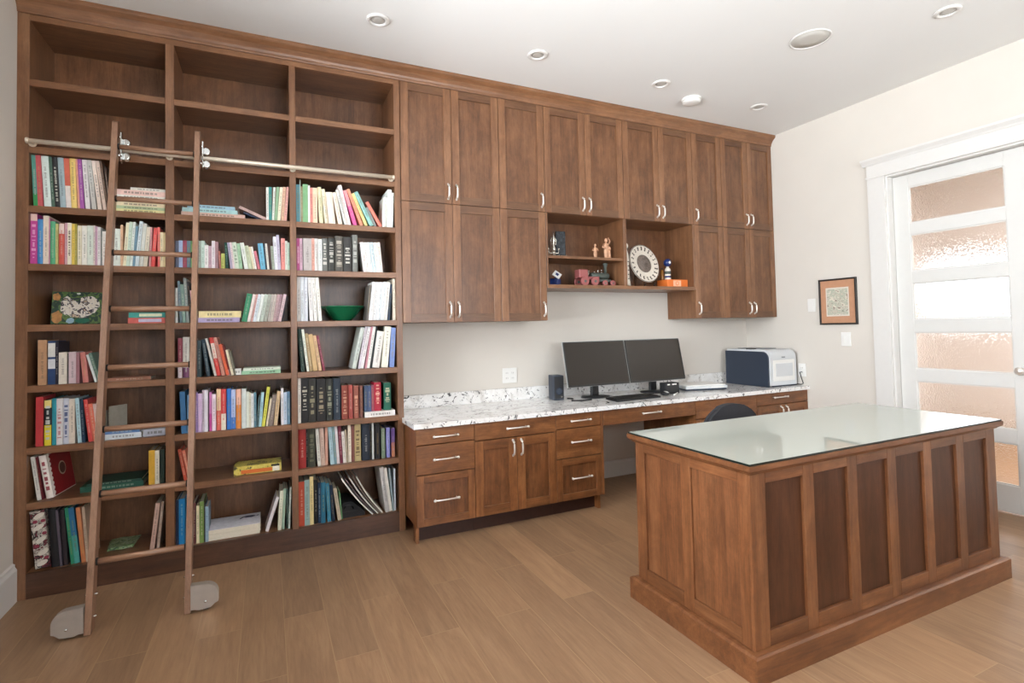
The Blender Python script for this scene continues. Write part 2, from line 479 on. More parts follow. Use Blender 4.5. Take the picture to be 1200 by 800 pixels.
# ------------------------------------------------------------------ bookcase
T = thing('bookcase', 'tall dark stained wooden bookcase with three open bays full of books', 'bookcase', (.96, -.18, 0))
def vboard(x0, x1, y0=YF, y1=-.004, z0=.0, z1=2.955): return B('wood_z').box(x0, x1, y0, y1, z0, z1, .0015)
PZ = .1242
vboard(.001, .05).build('side_panel', T)
for x0, x1 in ((.636, .678), (1.272, 1.308)):
    vboard(x0, x1, YF, -.012, PZ, 2.922).build('divider', T)
vboard(1.91, 1.949, z0=0.0).build('side_panel', T)
b = B('panel_z')
for x0, x1 in ((.05, .25), (.25, .45), (.45, .636), (.636, .84), (.84, 1.05), (1.05, 1.272), (1.272, 1.5), (1.5, 1.71), (1.71, 1.91)):
    b.box(x0, x1, -.012, -.004, PZ, 2.922)
b.build('back_panel', T)
for bay, (x0, x1) in BAY.items():
    for r in range(1, 9):
        z = SHELF[r]
        b = B('wood_x'); b.box(x0, x1, YF, YF+.022, z-ST, z, .0015); b.box(x0, x1, YF+.022, -.012, z-.02, z); b.build('shelf', T)
b = B('wood_x'); b.box(.05, 1.91, YF+.02, -.012, PZ-.02, PZ); b.build('bottom_shelf', T)
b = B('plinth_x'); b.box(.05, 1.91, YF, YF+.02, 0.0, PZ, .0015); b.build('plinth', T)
b = B('wood_x'); b.box(.05, 1.91, YF, YF+.02, 2.922, 2.955, .001); b.box(.05, 1.91, YF+.02, -.004, 2.922, 2.94); b.build('top_rail', T)

# crown moulding running along bookcase and wall cabinets
cr = [(-.004, 2.956), (YF-.004, 2.956), (YF-.008, 2.964), (YF-.008, 2.972), (YF-.014, 2.985), (YF-.03, 3.008), (YF-.052, 3.026), (YF-.056, 3.032), (YF-.056, 3.049), (-.004, 3.049)]
o = B('wood_x').prism(cr, 'x', .001, XR-.001).build('crown_moulding', None, (2.7, -.2, 2.956))
tag(o, 'stained wooden crown moulding along the top of bookcase and wall cabinets', 'moulding')

# ladder rail
T = thing('ladder_rail', 'pale metal tube rail across the bookcase below the empty shelves', 'rail', (.975, -.41, 2.285))
B('rail').tube([(.06, -.405, 2.285), (1.89, -.405, 2.285)], .0125, 12).build('tube', T)
for x in (.066, .657, 1.29, 1.884):
    b = B('rail'); b.tube([(x, YF-.002, 2.285), (x, -.392, 2.285)], .008, 8); b.lathe([(.018, YF-.001), (.018, YF-.005)], (x, 0, 2.285), 14, None, 'y')
    b.build('bracket', T)
for x in (.058, 1.892):
    B('rail').lathe([(.0145, -.006), (.0155, -.003), (.0155, .003), (.0145, .006)], (x, -.405, 2.285), 14, None, 'x').build('end_cap', T)

# ladder
LB, LT = Vector((0, -.872, 0)), Vector((0, -.452, 2.285))
ldir = (LT-LB)/2.285
def lp(z): return LB.y+ldir.y*z
T = thing('library_ladder', 'rolling wooden library ladder leaning on the bookcase rail', 'ladder', (.615, -.87, 0))
xl, xr = .428, .800
ztop = 2.425
for x in (xl, xr):
    b = B('ladder_wood'); w = .0125; d = .03
    pts = [(lp(.004)-d, .004), (lp(.004)+d, .004), (lp(ztop-.01)+d*.8, ztop-.01), (lp(ztop)+d*.4, ztop), (lp(ztop)-d*.4, ztop), (lp(ztop-.01)-d*.9, ztop-.01)]
    b.prism(pts, 'x', x-w, x+w); b.build('side_rail', T)
for i in range(8):
    z = .285+i*.286
    y = lp(z)
    r = B('ladder_rung'); r.tube([(xl+.0125, y, z), (xr-.0125, y, z)], .0135, 12); ro = r.build('rung', T)
    for x in (xl+.016, xr-.016):
        B('rubber').lathe([(.0165, -.0035), (.0165, .0035)], (x, y, z), 14, None, 'x').build('ferrule', ro)
for x, sg in ((xl, 1), (xr, 1)):
    b = B('chrome'); px = x+.0125+.012
    yy = -.445
    pts = [(-.418, 2.365), (-.432, 2.375), (-.45, 2.365), (-.452, 2.30), (-.448, 2.22), (-.432, 2.205), (-.416, 2.215), (-.424, 2.25), (-.432, 2.285), (-.424, 2.32)]
    b.prism(pts, 'x', px-.003, px+.003)
    b.tube([(x+.0125, lp(2.34), 2.34), (px, -.445, 2.34)], .006); b.tube([(x+.0125, lp(2.24), 2.24), (px, -.445, 2.24)], .006)
    h = b.build('roller_hook', T)
    for z in (2.322, 2.248):
        k = B('chrome'); k.lathe([(.016, -.012), (.022, -.009), (.022, -.006), (.015, 0), (.022, .006), (.022, .009), (.016, .012)], (px+.012, -.407, z), 18, None, 'y')
        k.tube([(px, -.407, z), (px+.012, -.407, z)], .004)
        k.build('roller', h)
for x, sg in ((xl, -1), (xr, 1)):
    x0 = x+sg*.0125; Lg = .112
    pts = [(x0, .016), (x0, .125)]
    for k in range(9):
        a = PI/2*k/8
        pts.append((x0+sg*(Lg-.055+.055*math.sin(a)), .07+.052*math.cos(a)))
    pts += [(x0+sg*Lg, .035), (x0+sg*(Lg-.012), .03), (x0+sg*(Lg-.03), .014), (x0+sg*.035, .01), (x0+sg*.015, .016)]
    b = B('guard'); b.prism(pts, 'y', -.902, -.898); b.prism(pts, 'y', -.862, -.858)
    edge = pts[1:12]
    for p, q in zip(edge, edge[1:]):
        d = Vector((q[0]-p[0], q[1]-p[1])); 
        if d.length < .001: continue
        n = Vector((-d.y, d.x)).normalized()*.0015
        b.prism([(p[0]-n.x, p[1]-n.y), (q[0]-n.x, q[1]-n.y), (q[0]+n.x, q[1]+n.y), (p[0]+n.x, p[1]+n.y)], 'y', -.898, -.862)
    g = b.build('wheel_guard', T)
    cx = x0+sg*.06
    k = B('rubber'); k.lathe([(.033, -.010), (.036, -.007), (.036, .007), (.033, .010)], (cx, -.88, .038), 24, None, 'y'); k.build('wheel', g)
    k = B('chrome'); k.lathe([(.001, -.026), (.005, -.025), (.006, -.022), (.006, .022)], (cx, -.88, .045), 12, None, 'y'); k.build('axle_bolt', g)
    for z in (.06, .15):
        k = B('chrome'); k.tube([(x-.022, lp(z)+.008, z), (x+.022, lp(z)+.008, z)], .005); k.build('bolt', T)

# ------------------------------------------------------------------ cabinets
def shaker(x0, x1, z0, z1, yf, st=.055, t=.019, rec=.009, wm=('wood_z', 'rail_x', 'panel_z'), g=.0015):
    b = B(wm[0]); x0 += g; x1 -= g; z0 += g; z1 -= g
    b.box(x0, x0+st, yf, yf+t, z0, z1, .0015); b.box(x1-st, x1, yf, yf+t, z0, z1, .0015)
    b.use(wm[1]); b.box(x0+st, x1-st, yf, yf+t, z0, z0+st, .001); b.box(x0+st, x1-st, yf, yf+t, z1-st, z1, .001)
    b.use(wm[2]); b.box(x0+st, x1-st, yf+rec, yf+t-.002, z0+st, z1-st)
    return b
def slab(x0, x1, z0, z1, yf, t=.019, m='base_x', g=.0015):
    return B(m).box(x0+g, x1-g, yf, yf+t, z0+g, z1-g, .002)
def vpull(x, z0, z1, yf, tilt=0):
    b = B('steel'); zc = (z0+z1)/2; hh = (z1-z0)/2
    pts = []
    for k in range(9):
        u = -1+2*k/8
        pts.append((x+tilt*u, yf-.026*(1-u**4)**.6-.002 if abs(u) < 1 else yf, zc+hh*u))
    b.tube(pts, [.007, .0068, .0062, .006, .0062, .006, .0062, .0068, .007], 8)
    for s in (-1, 1): b.ball((x+tilt*s, yf-.003, zc+hh*s), .008, (1, .5, 1), 10)
    return b
def hpull(x0, x1, z, yf):
    b = B('steel'); b.tube([(x0+.006, yf-.026, z), ((x0+x1)/2, yf-.03, z), (x1-.006, yf-.026, z)], [.0055, .0045, .0055], 8)
    for x in (x0+.012, x1-.012):
        b.tube([(x, yf, z), (x, yf-.026, z)], .0045, 8)
    for x in (x0+.004, x1-.004): b.ball((x, yf-.026, z), .0085, (1.1, 1, 1), 10)
    return b
UY = -.362
WC = 'stained wooden wall cabinet '
def wall_cab(x0, x1, z0, doors_rows, ndoor, label, pull, rside=True):
    # carcass
    T = thing('wall_cabinet', label, 'cabinet', ((x0+x1)/2, -.17, z0), 'wall cabinets in a row over the worktop')
    z1 = 2.955; e = .0006; a, c = x0+e, x1-e
    b = B('wood_z'); b.box(a, a+.018, UY+.02, -.004, z0, z1); b.box(c-.018, c, UY+.02, -.004, z0, z1)
    b.use('wood_x'); b.box(a+.018, c-.018, UY+.02, -.004, z0, z0+.018); b.box(a+.018, c-.018, UY+.02, -.004, z1-.018, z1); b.box(a+.018, c-.018, -.012, -.004, z0+.018, z1-.018)
    b.build('body', T)
    for (d0, d1) in doors_rows:
        xs = [a+(c-a)*i/ndoor for i in range(ndoor+1)]
        for i in range(ndoor):
            d = shaker(xs[i], xs[i+1], d0, d1, UY).build('door', T)
            side = pull if ndoor == 1 else ('r' if i == 0 else 'l')
            px = xs[i+1]-.03 if side == 'r' else xs[i]+.03
            vpull(px, d0+.035, d0+.135, UY).build('handle', d)
    return T
zs = 2.152
wall_cab(1.951, 2.662, 1.342, ((1.342, zs), (zs, 2.955)), 2, 'tall four-door stained wooden wall cabinet next to the bookcase', 'r')
wall_cab(2.662, 3.034, 1.342, ((1.342, zs), (zs, 2.955)), 1, 'narrow two-door wooden wall cabinet left of the display niche', 'r')
wall_cab(3.034, 3.757, zs, ((zs, 2.955),), 2, 'two-door wooden wall cabinet above the left display niche', 'r')
wall_cab(3.757, 4.492, zs, ((zs, 2.955),), 2, 'two-door wooden wall cabinet above the decorative plate niche', 'r')
wall_cab(4.492, 4.832, 1.342, ((1.342, zs), (zs, 2.955)), 1, 'narrow two-door wooden wall cabinet right of the plate niche', 'l')
wall_cab(4.832, XR-.001, 1.342, ((1.342, zs), (zs, 2.955)), 2, 'tall four-door wooden wall cabinet against the white right wall', 'r')
# display niche
T = thing('display_shelf', 'open wooden display niche with ornaments under the wall cabinets', 'shelf', (3.76, -.17, 1.58))
b = B('wood_x'); b.box(3.036, 4.490, UY, -.004, 1.585, 1.612, .001); b.build('bottom_board', T)
B('wood_z').box(3.742, 3.772, UY, -.012, 1.612, zs-.001, .001).build('divider', T)
B('wood_x').box(3.036, 3.742, UY+.01, -.012, 1.812, 1.832, .001).build('shelf', T)
B('panel_z').box(3.036, 4.490, -.012, -.004, 1.612, zs-.001).build('back_panel', T)
b = B('wood_z'); b.box(4.474, 4.490, UY, -.012, 1.612, zs-.001, .001); b.build('side_panel', T)
b = B('wood_z'); b.box(3.036, 3.050, UY, -.012, 1.612, zs-.001, .001); b.build('side_panel', T)

# base cabinets under the granite
BY = -.64; TZ = .695
dm = ('base_z', 'base_x', 'basepanel_z')
def base_body(T, x0, x1, ls=False, rs=False):
    e = .0006; a, c = x0+e, x1-e
    b = B('base_z'); b.box(a, a+.018, BY+.02, -.004, .1 if not ls else .1, TZ); b.box(c-.018, c, BY+.02, -.004, .1, TZ)
    b.use('base_x'); b.box(a+.018, c-.018, BY+.02, -.004, .1, .118); b.box(a+.018, c-.018, -.012, -.004, .118, TZ); b.box(a+.018, c-.018, BY+.02, BY+.04, TZ-.02, TZ)
    b.build('body', T)
    B('toe').box(a, c, BY+.075, BY+.09, 0, .1).build('toe_kick', T)
G = 'base cabinets under the granite worktop'
x0, x1 = 1.951, 2.33
T = thing('base_cabinet', 'three-drawer wooden base cabinet at the left end beside the bookcase', 'cabinet', (2.14, -.3, 0), G)
base_body(T, x0, x1)
B('base_z').box(x0+.001, x0+.02, BY+.03, BY+.075, 0, .1).build('foot', T)
d = slab(x0, x1, .592, .692, BY).build('drawer', T); hpull(2.055, 2.215, .640, BY).build('handle', d)
d = slab(x0, x1, .412, .590, BY).build('drawer', T); hpull(2.055, 2.215, .502, BY).build('handle', d)
d = shaker(x0, x1, .102, .410, BY, wm=dm, st=.045).build('drawer', T); hpull(2.055, 2.215, .255, BY).build('handle', d)
x0, x1 = 2.33, 2.922
T = thing('base_cabinet', 'wooden base cabinet with one wide drawer above two doors', 'cabinet', (2.626, -.3, 0), G)
base_body(T, x0, x1)
d = slab(x0, x1, .58, .692, BY).build('drawer', T); hpull(2.545, 2.705, .642, BY).build('handle', d)
for i in range(2):
    a = x0+.296*i
    d = shaker(a, a+.296, .102, .578, BY, wm=dm, st=.058).build('door', T)
    px = (a+.296-.03) if i == 0 else a+.03
    vpull(px, .46, .56, BY, .0).build('handle', d)
x0, x1 = 2.922, 3.306
T = thing('base_cabinet', 'three-drawer wooden base cabinet left of the knee space', 'cabinet', (3.11, -.3, 0), G)
base_body(T, x0, x1)
d = slab(x0, x1-.02, .592, .692, BY).build('drawer', T); hpull(3.03, 3.19, .644, BY).build('handle', d)
d = slab(x0, x1-.02, .39, .590, BY).build('drawer', T); hpull(3.03, 3.19, .5, BY).build('handle', d)
d = shaker(x0, x1-.02, .102, .388, BY, wm=dm, st=.045).build('drawer', T); hpull(3.03, 3.19, .253, BY).build('handle', d)
B('base_z').box(x1-.02, x1, BY, BY+.02, .102, .692, .001).build('end_stile', T)
B('base_z').box(x1-.04, x1-.02, BY+.03, BY+.075, 0, .1).build('foot', T)
T = thing('desk_drawer', 'wide shallow wooden pencil drawer over the knee space', 'drawer', (3.745, -.3, .58))
d = slab(3.308, 4.176, .582, .692, BY).build('drawer_front', T); hpull(3.645, 3.815, .644, BY).build('handle', d)
b = B('base_x'); b.box(3.33, 4.15, BY+.019, -.1, .60, .612); b.box(3.33, 3.345, BY+.019, -.1, .612, .68); b.box(4.135, 4.15, BY+.019, -.1, .612, .68); b.box(3.345, 4.135, -.115, -.1, .612, .68); b.build('drawer_box', T)
x0, x1 = 4.178, 4.85
T = thing('base_cabinet', 'plain-fronted wooden base cabinet right of the knee space behind the office chair', 'cabinet', (4.51, -.3, 0), G)
base_body(T, x0, x1)
d = slab(x0, x1, .545, .692, BY).build('drawer', T)
for i in range(2):
    a = x0+.336*i; d = shaker(a, a+.336, .102, .543, BY, wm=dm, st=.055).build('door', T)
    vpull((a+.306) if i == 0 else a+.03, .41, .51, BY).build('handle', d)
x0, x1 = 4.85, XR-.001
T = thing('base_cabinet', 'wooden base cabinet below the printer at the right wall', 'cabinet', (5.17, -.3, 0), G)
base_body(T, x0, x1)
d = slab(x0, x1, .592, .692, BY).build('drawer', T); hpull(5.035, 5.205, .655, BY).build('handle', d)
for i in range(2):
    a = x0+(x1-x0)/2*i; w = (x1-x0)/2
    d = shaker(a, a+w, .102, .590, BY, wm=dm, st=.055).build('door', T)
    vpull((a+w-.032) if i == 0 else a+.032, .485, .572, BY).build('handle', d)
# granite worktop
T = thing('worktop', 'long white granite worktop with dark veins and a low backsplash', 'worktop', (3.72, -.33, .695))
b = B('granite'); b.prism([(1.935, -.664), (XR-.001, -.664), (XR-.001, -.002), (1.951, -.002), (1.951, -.363), (1.935, -.363)], 'z', .6955, .7256)
b.build('slab', T)
b = B('granite'); b.box(1.951, XR-.001, -.022, -.002, .7256, .822, .002); b.build('backsplash', T)

# ------------------------------------------------------------------ island
IX0, IX1, IY0, IY1 = 2.708, 4.482, -2.42, -1.707
T = thing('island_desk', 'panelled wooden island desk with a glass top in the foreground', 'island desk', ((IX0+IX1)/2, (IY0+IY1)/2, 0))
bx0, bx1, by0, by1 = 2.735, 4.455, -2.393, -1.734
ZB, ZT = .1, .742
t = .014
B('desk_z').box(bx0+t, bx1-t, by0+t, by1-t, .02, ZT).build('core', T)
def frame_long(yf, sgn, n, name):
    # stiles along x with recessed panels; sgn=-1 faces -y
    y0, y1 = (yf, yf+t) if sgn < 0 else (yf-t, yf)
    b = B('desk_z'); edge = .08; st = .062
    pw = ((bx1-bx0)-2*edge-(n-1)*st)/n
    xs = bx0; xx = [(bx0, bx0+edge)]
    pan = []; x = bx0+edge
    for i in range(n):
        pan.append((x, x+pw)); x += pw
        if i < n-1: xx.append((x, x+st)); x += st
    xx.append((bx1-edge, bx1))
    for a, c in xx: b.box(a, c, y0, y1, ZB, ZT, .0015)
    b.use('desk_x')
    for a, c in pan:
        b.box(a, c, y0, y1, ZB, .157, .001); b.box(a, c, y0, y1, .695, ZT, .001)
    b.build(name, T)
    for a, c in pan:
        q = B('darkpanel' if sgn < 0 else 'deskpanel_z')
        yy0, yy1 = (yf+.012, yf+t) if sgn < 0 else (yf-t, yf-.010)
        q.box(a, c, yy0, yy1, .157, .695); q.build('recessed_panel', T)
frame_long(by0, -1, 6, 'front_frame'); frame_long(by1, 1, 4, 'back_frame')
def frame_end(xf, sgn, name):
    x0, x1 = (xf, xf+t) if sgn < 0 else (xf-t, xf)
    ya, yb = by0+t, by1-t; st = .058; mid = (ya+yb)/2
    b = B('desk_z')
    for a, c in ((ya, ya+.044), (mid-st/2, mid+st/2), (yb-.05, yb)): b.box(x0, x1, a, c, ZB, ZT, .0015)
    pans = ((ya+.044, mid-st/2), (mid+st/2, yb-.05))
    b.use('desk_y')
    for a, c in pans:
        b.box(x0, x1, a, c, ZB, .157, .001); b.box(x0, x1, a, c, .695, ZT, .001)
    b.build(name, T)
    for a, c in pans:
        q = B('deskpanel_z'); xx0, xx1 = (xf+.01, xf+t) if sgn < 0 else (xf-t, xf-.01)
        q.box(xx0, xx1, a, c, .157, .695); q.build('recessed_panel', T)
frame_end(bx0, -1, 'left_frame'); frame_end(bx1, 1, 'right_frame')
def ring(b, x0, x1, y0, y1, prof):
    # sweep (outset, z) profile round a rectangle
    loops = []
    for d, z in prof:
        loops.append([b.bm.verts.new(p) for p in ((x0-d, y0-d, z), (x1+d, y0-d, z), (x1+d, y1+d, z), (x0-d, y1+d, z))])
    fs = []
    n = len(prof)
    for i in range(n):
        A, Bq = loops[i], loops[(i+1) % n]
        for k in range(4): fs.append(b.bm.faces.new((A[k], A[(k+1) % 4], Bq[(k+1) % 4], Bq[k])))
    b._fin(fs); return b
ring(B('desk_x'), bx0, bx1, by0, by1, [(-.01, 0), (.03, 0), (.03, .092), (.022, .098), (.012, .1), (-.01, .1)]).build('plinth', T)
ring(B('desk_x'), bx0, bx1, by0, by1, [(-.01, ZT-.006), (.008, ZT-.006), (.012, ZT), (.02, ZT+.004), (.027, ZT+.012), (.027, .773), (-.01, .773)]).build('top_moulding', T)
B('desk_x').box(bx0-.01+.012, bx1-.002, by0+.002, by1-.002, ZT, .7735).build('worktop', T)
B('tablet').box(IX0+.006, IX1-.006, IY0+.006, IY1-.006, .7735, .7802).build('glass_top', T)
b = B('glassedge')
for q in ((IX0+.004, IX1-.004, IY0+.004, IY0+.006), (IX0+.004, IX1-.004, IY1-.006, IY1-.004), (IX0+.004, IX0+.006, IY0+.006, IY1-.006), (IX1-.006, IX1-.004, IY0+.006, IY1-.006)):
    b.box(*q, .7735, .7803)
b.build('glass_edge', T)
BOOKS = [
 (('1', 3), [
  ('teal', '5f9f92', 0.0631, 0.0176, 0.2649, -2.4, 'band=0-.25:3f9a5a'),
  ('red', 'c25a5f', 0.0825, 0.0198, 0.2648, -2.6, ''),
  ('white', 'd9e6e1', 0.1061, 0.0287, 0.2642, -3.3, ''),
  ('dark green', '4e6a5c', 0.1363, 0.0126, 0.2651, -3.4, ''),
  ('black', '2f2f2f', 0.15, 0.0198, 0.2647, -3.5, 'title=d8d8c8'),
  ('blue grey', '9fb3b9', 0.1707, 0.0238, 0.2645, -2.9, ''),
  ('red orange', 'cf6a55', 0.1953, 0.0218, 0.2646, -2.8, 'band=0-.45:e4dad4'),
  ('yellow', 'eacb78', 0.2179, 0.0238, 0.2647, -2.1, ''),
  ('coral', 'e5a48e', 0.2452, 0.0077, 0.2653, -2.7, ''),
  ('purple', 'a45aa5', 0.2544, 0.0169, 0.2649, -2.8, ''),
  ('white', 'e2dcdc', 0.2762, 0.0206, 0.2646, -3.7, ''),
  ('pale grey', 'c9c8c2', 0.3047, 0.0189, 0.2648, -5.2, ''),
  ('cream', 'eeddd0', 0.3295, 0.0171, 0.2651, -6.4, ''),
  ('pale pink', 'e6cfc0', 0.3531, 0.0147, 0.2658, -7.5, ''),
  ('brown', '6d5648', 0.3687, 0.009, 0.2664, -7.2, ''),
  ('dark brown', '5b4a40', 0.3786, 0.008, 0.2393, -6.1, ''),
 ]),
 (('2', 3), [
  ('white', 'e9e4dc', 1.1432, 0.0137, 0.2021, 0.0, ''),
  ('teal', '3f8a86', 1.1576, 0.0161, 0.2037, 0.0, ''),
  ('pale grey', 'dfe3d8', 1.1744, 0.0115, 0.2032, 2.4, ''),
  ('green', '8fae8a', 1.1867, 0.0162, 0.2076, 3.6, ''),
  ('cream', 'e8dfc4', 1.2036, 0.0162, 0.207, 4.3, ''),
  ('tan', 'd9b095', 1.2231, 0.0163, 0.2107, 3.6, ''),
  ('pink', 'e0a79c', 1.2401, 0.014, 0.2127, 4.3, ''),
 ]),
 (('3', 3), [
  ('blue', '5d97a5', 1.3102, 0.0195, 0.2338, 0.0, ''),
  ('grey', 'b8c7b8', 1.3304, 0.0054, 0.2654, 0.0, ''),
  ('brown', '9c8f6b', 1.3365, 0.0104, 0.2251, 0.0, ''),
  ('green', '7fae7f', 1.3476, 0.0294, 0.2395, 0.0, ''),
  ('white', 'f0ece8', 1.3777, 0.0114, 0.2347, 0.0, ''),
  ('coral', 'dc8e83', 1.3899, 0.014, 0.2201, 0.0, ''),
  ('peach', 'f0cdb0', 1.4046, 0.0273, 0.2211, 0.0, ''),
  ('pale green', 'dcd8b0', 1.4436, 0.0228, 0.229, -2.8, ''),
  ('cream', 'e6dcc0', 1.4754, 0.0194, 0.218, -5.0, ''),
  ('white', 'f0e0d0', 1.4988, 0.0413, 0.2013, -5.9, ''),
  ('cream', 'e9dccb', 1.5555, 0.0248, 0.2037, -10.0, ''),
  ('pale grey', 'd5d5d0', 1.593, 0.0186, 0.2239, -13.1, ''),
  ('white', 'f2e8e4', 1.6128, 0.0214, 0.2584, -12.6, ''),
  ('magenta', 'd9609a', 1.6492, 0.0217, 0.2282, -16.0, 'band=.55-1:ec9a9a'),
  ('orange', 'e8967a', 1.6897, 0.0184, 0.2433, -19.9, ''),
  ('yellow', 'ead48e', 1.7198, 0.0186, 0.2201, -22.3, ''),
  ('teal', '8fbfb8', 1.7513, 0.0243, 0.2342, -24.8, ''),
  ('grey', '8c8f8c', 1.7786, 0.0157, 0.1322, -24.1, ''),
  ('red', 'e08070', 1.8117, 0.0204, 0.1771, -29.5, ''),
  ('cream', 'e9ece2', 1.8296, 0.0256, 0.2002, 3.3, ''),
  ('white', 'eef2ec', 1.8594, 0.0258, 0.2534, 2.3, ''),
  ('pale green', 'dfe8df', 1.8859, 0.012, 0.2335, 2.5, ''),
 ]),
 (('1', 4), [
  ('magenta', 'c24a94', 0.052, 0.0272, 0.2578, 0.0, 'title=f0c0dc;band=.86-1:e8c8bc'),
  ('blue', '4a8cc4', 0.08, 0.0228, 0.2316, 0.0, ''),
  ('cream', 'e4d8c6', 0.1036, 0.0218, 0.2512, 0.0, ''),
  ('pink', 'c98aa0', 0.1261, 0.0044, 0.2417, 0.0, ''),
  ('green', '57a77c', 0.1313, 0.0207, 0.2243, 0.0, ''),
  ('yellow green', 'c3bd7a', 0.1528, 0.0104, 0.2125, 0.0, ''),
  ('red', 'cf5a4c', 0.165, 0.0225, 0.2157, 0.0, 'band=.75-1:e6cfc6'),
  ('mauve', 'cc9fa8', 0.1912, 0.0102, 0.2195, 0.0, ''),
  ('cream', 'eadfcb', 0.2025, 0.0154, 0.2202, 0.0, 'title=4a3a34'),
  ('yellow', 'e6c95a', 0.2194, 0.0122, 0.2168, 0.0, ''),
  ('olive', 'a3963c', 0.2329, 0.009, 0.2155, 0.0, ''),
  ('cream', 'e9e0c8', 0.2428, 0.0165, 0.2093, 0.0, ''),
  ('white', 'ece9df', 0.261, 0.0212, 0.2105, 0.0, ''),
  ('pale green', 'dfe8dc', 0.2844, 0.025, 0.212, 0.0, ''),
  ('ivory', 'ece0d8', 0.3104, 0.0063, 0.2137, 0.0, ''),
  ('lilac', 'cfa9bd', 0.3173, 0.0109, 0.2096, 0.0, ''),
  ('white', 'efe9ea', 0.329, 0.0123, 0.2058, 0.0, ''),
  ('grey', '8a8f8a', 0.342, 0.0063, 0.2022, 0.0, ''),
  ('white', 'f0ebe4', 0.3491, 0.0171, 0.1844, 0.0, ''),
  ('ivory', 'e9e2da', 0.3669, 0.0287, 0.1948, 0.0, ''),
  ('pale grey', 'dfe6dc', 0.3963, 0.0308, 0.2013, 0.0, ''),
  ('tan', 'dfb894', 0.4278, 0.0103, 0.2245, 0.0, ''),
  ('cream', 'ece5c4', 0.4388, 0.0138, 0.2379, 3.6, ''),
  ('pale green', 'cfe0cf', 0.4535, 0.0139, 0.2436, 3.5, ''),
  ('white', 'e8efe8', 0.4681, 0.0122, 0.2446, 3.6, ''),
  ('blue', '7ba0b4', 0.481, 0.0105, 0.2221, 3.9, ''),
  ('pale blue', 'dbe8ec', 0.4922, 0.0157, 0.2494, 4.9, ''),
  ('pale grey', 'd8dcd4', 0.5116, 0.0176, 0.2383, 4.2, ''),
  ('cream', 'e0d8c4', 0.5304, 0.0177, 0.2204, 4.1, ''),
  ('pink', 'd9a0a0', 0.5566, 0.0078, 0.2207, 2.0, ''),
  ('red', 'e25a56', 0.5651, 0.0164, 0.2173, 3.8, ''),
  ('coral', 'e87068', 0.5965, 0.0108, 0.2223, 0.0, ''),
  ('cream', 'ecdcb4', 0.608, 0.0144, 0.1943, 0.0, ''),
  ('yellow', 'e6d3a0', 0.6231, 0.0109, 0.1949, 0.0, ''),
 ]),
 (('2', 4), [
  ('slate', '5d6478', 0.68, 0.0151, 0.1504, 0.0, ''),
  ('pale blue', 'a9bde0', 0.6959, 0.0189, 0.1536, 0.0, ''),
  ('maroon', 'a85066', 0.7156, 0.019, 0.1547, 0.0, ''),
  ('blue grey', '6a8a98', 0.7355, 0.0153, 0.1533, 0.0, ''),
  ('green', '6a9a6a', 0.752, 0.0135, 0.1541, 0.0, ''),
  ('tan', 'c0b0a0', 0.7669, 0.017, 0.1549, 0.0, ''),
  ('grey', '9aa89a', 0.7857, 0.0195, 0.1559, 0.0, ''),
  ('mint', 'c7dcd0', 0.8059, 0.0156, 0.1571, 0.0, ''),
  ('white', 'efefea', 0.8222, 0.0177, 0.1336, 0.0, ''),
  ('mauve', 'c9a9b4', 0.8406, 0.0158, 0.1296, 0.0, ''),
  ('white', 'e9e0e4', 0.8572, 0.0159, 0.16, 0.0, ''),
  ('mauve', 'b08a90', 0.8738, 0.016, 0.1559, 0.0, ''),
  ('red brown', 'b06a60', 0.8944, 0.01, 0.1023, -2.2, ''),
  ('yellow green', 'c0c46a', 0.9051, 0.0181, 0.0879, 0.0, ''),
  ('dark green', '1f4a3c', 0.9286, 0.0142, 0.1532, -3.0, ''),
  ('lilac', 'b8b0c8', 0.9522, 0.0121, 0.1544, -6.3, ''),
  ('pale pink', 'ead8d8', 0.9651, 0.0101, 0.155, -6.3, ''),
  ('pale green', 'd8e4d0', 0.976, 0.0224, 0.1556, -6.2, 'title=8a9a84'),
  ('green', 'a8ceaa', 0.9992, 0.0164, 0.1516, -5.6, ''),
  ('white', 'eaf0e8', 1.025, 0.0205, 0.1557, -8.8, ''),
  ('pale green', 'cfd8b8', 1.0469, 0.0206, 0.1391, -9.0, ''),
  ('cream', 'e8e0c0', 1.0692, 0.0103, 0.1352, -9.3, ''),
  ('white', 'f0ece4', 1.0804, 0.0104, 0.1357, -9.3, ''),
  ('pink', 'dc7f8c', 1.0959, 0.0137, 0.1113, -11.4, ''),
  ('blue', '74b8d4', 1.1102, 0.0275, 0.1566, -5.5, ''),
  ('dark blue', '223a48', 1.1385, 0.0085, 0.1579, -4.7, ''),
  ('white', 'f0ece0', 1.1477, 0.0107, 0.1584, -4.7, ''),
  ('dark brown', '4a3530', 1.1591, 0.0129, 0.1486, -4.1, ''),
  ('grey', 'a0a898', 1.1727, 0.0151, 0.1442, -3.3, ''),
  ('white', 'e4e4ea', 1.1885, 0.0173, 0.2015, -2.9, ''),
  ('lilac', 'c4bccf', 1.2065, 0.0152, 0.2128, -2.8, ''),
  ('coral', 'e09088', 1.2224, 0.0219, 0.1934, 0.0, ''),
  ('pale grey', 'd8dcd0', 1.245, 0.0132, 0.1791, 0.0, ''),
  ('mint', 'b8ccba', 1.259, 0.011, 0.1694, 0.0, ''),
 ]),
 (('3', 4), [
  ('magenta', 'b8568a', 1.31, 0.0171, 0.198, 0.0, 'title=f2dce8'),
  ('pink', 'dcb8c8', 1.3279, 0.0153, 0.1991, 0.0, ''),
  ('grey', 'b8b0ac', 1.3479, 0.0473, 0.2002, 0.0, ''),
  ('coral', 'd8a090', 1.3961, 0.0156, 0.2028, 0.0, ''),
  ('pale grey', 'd0ccc8', 1.4124, 0.021, 0.2009, 0.0, ''),
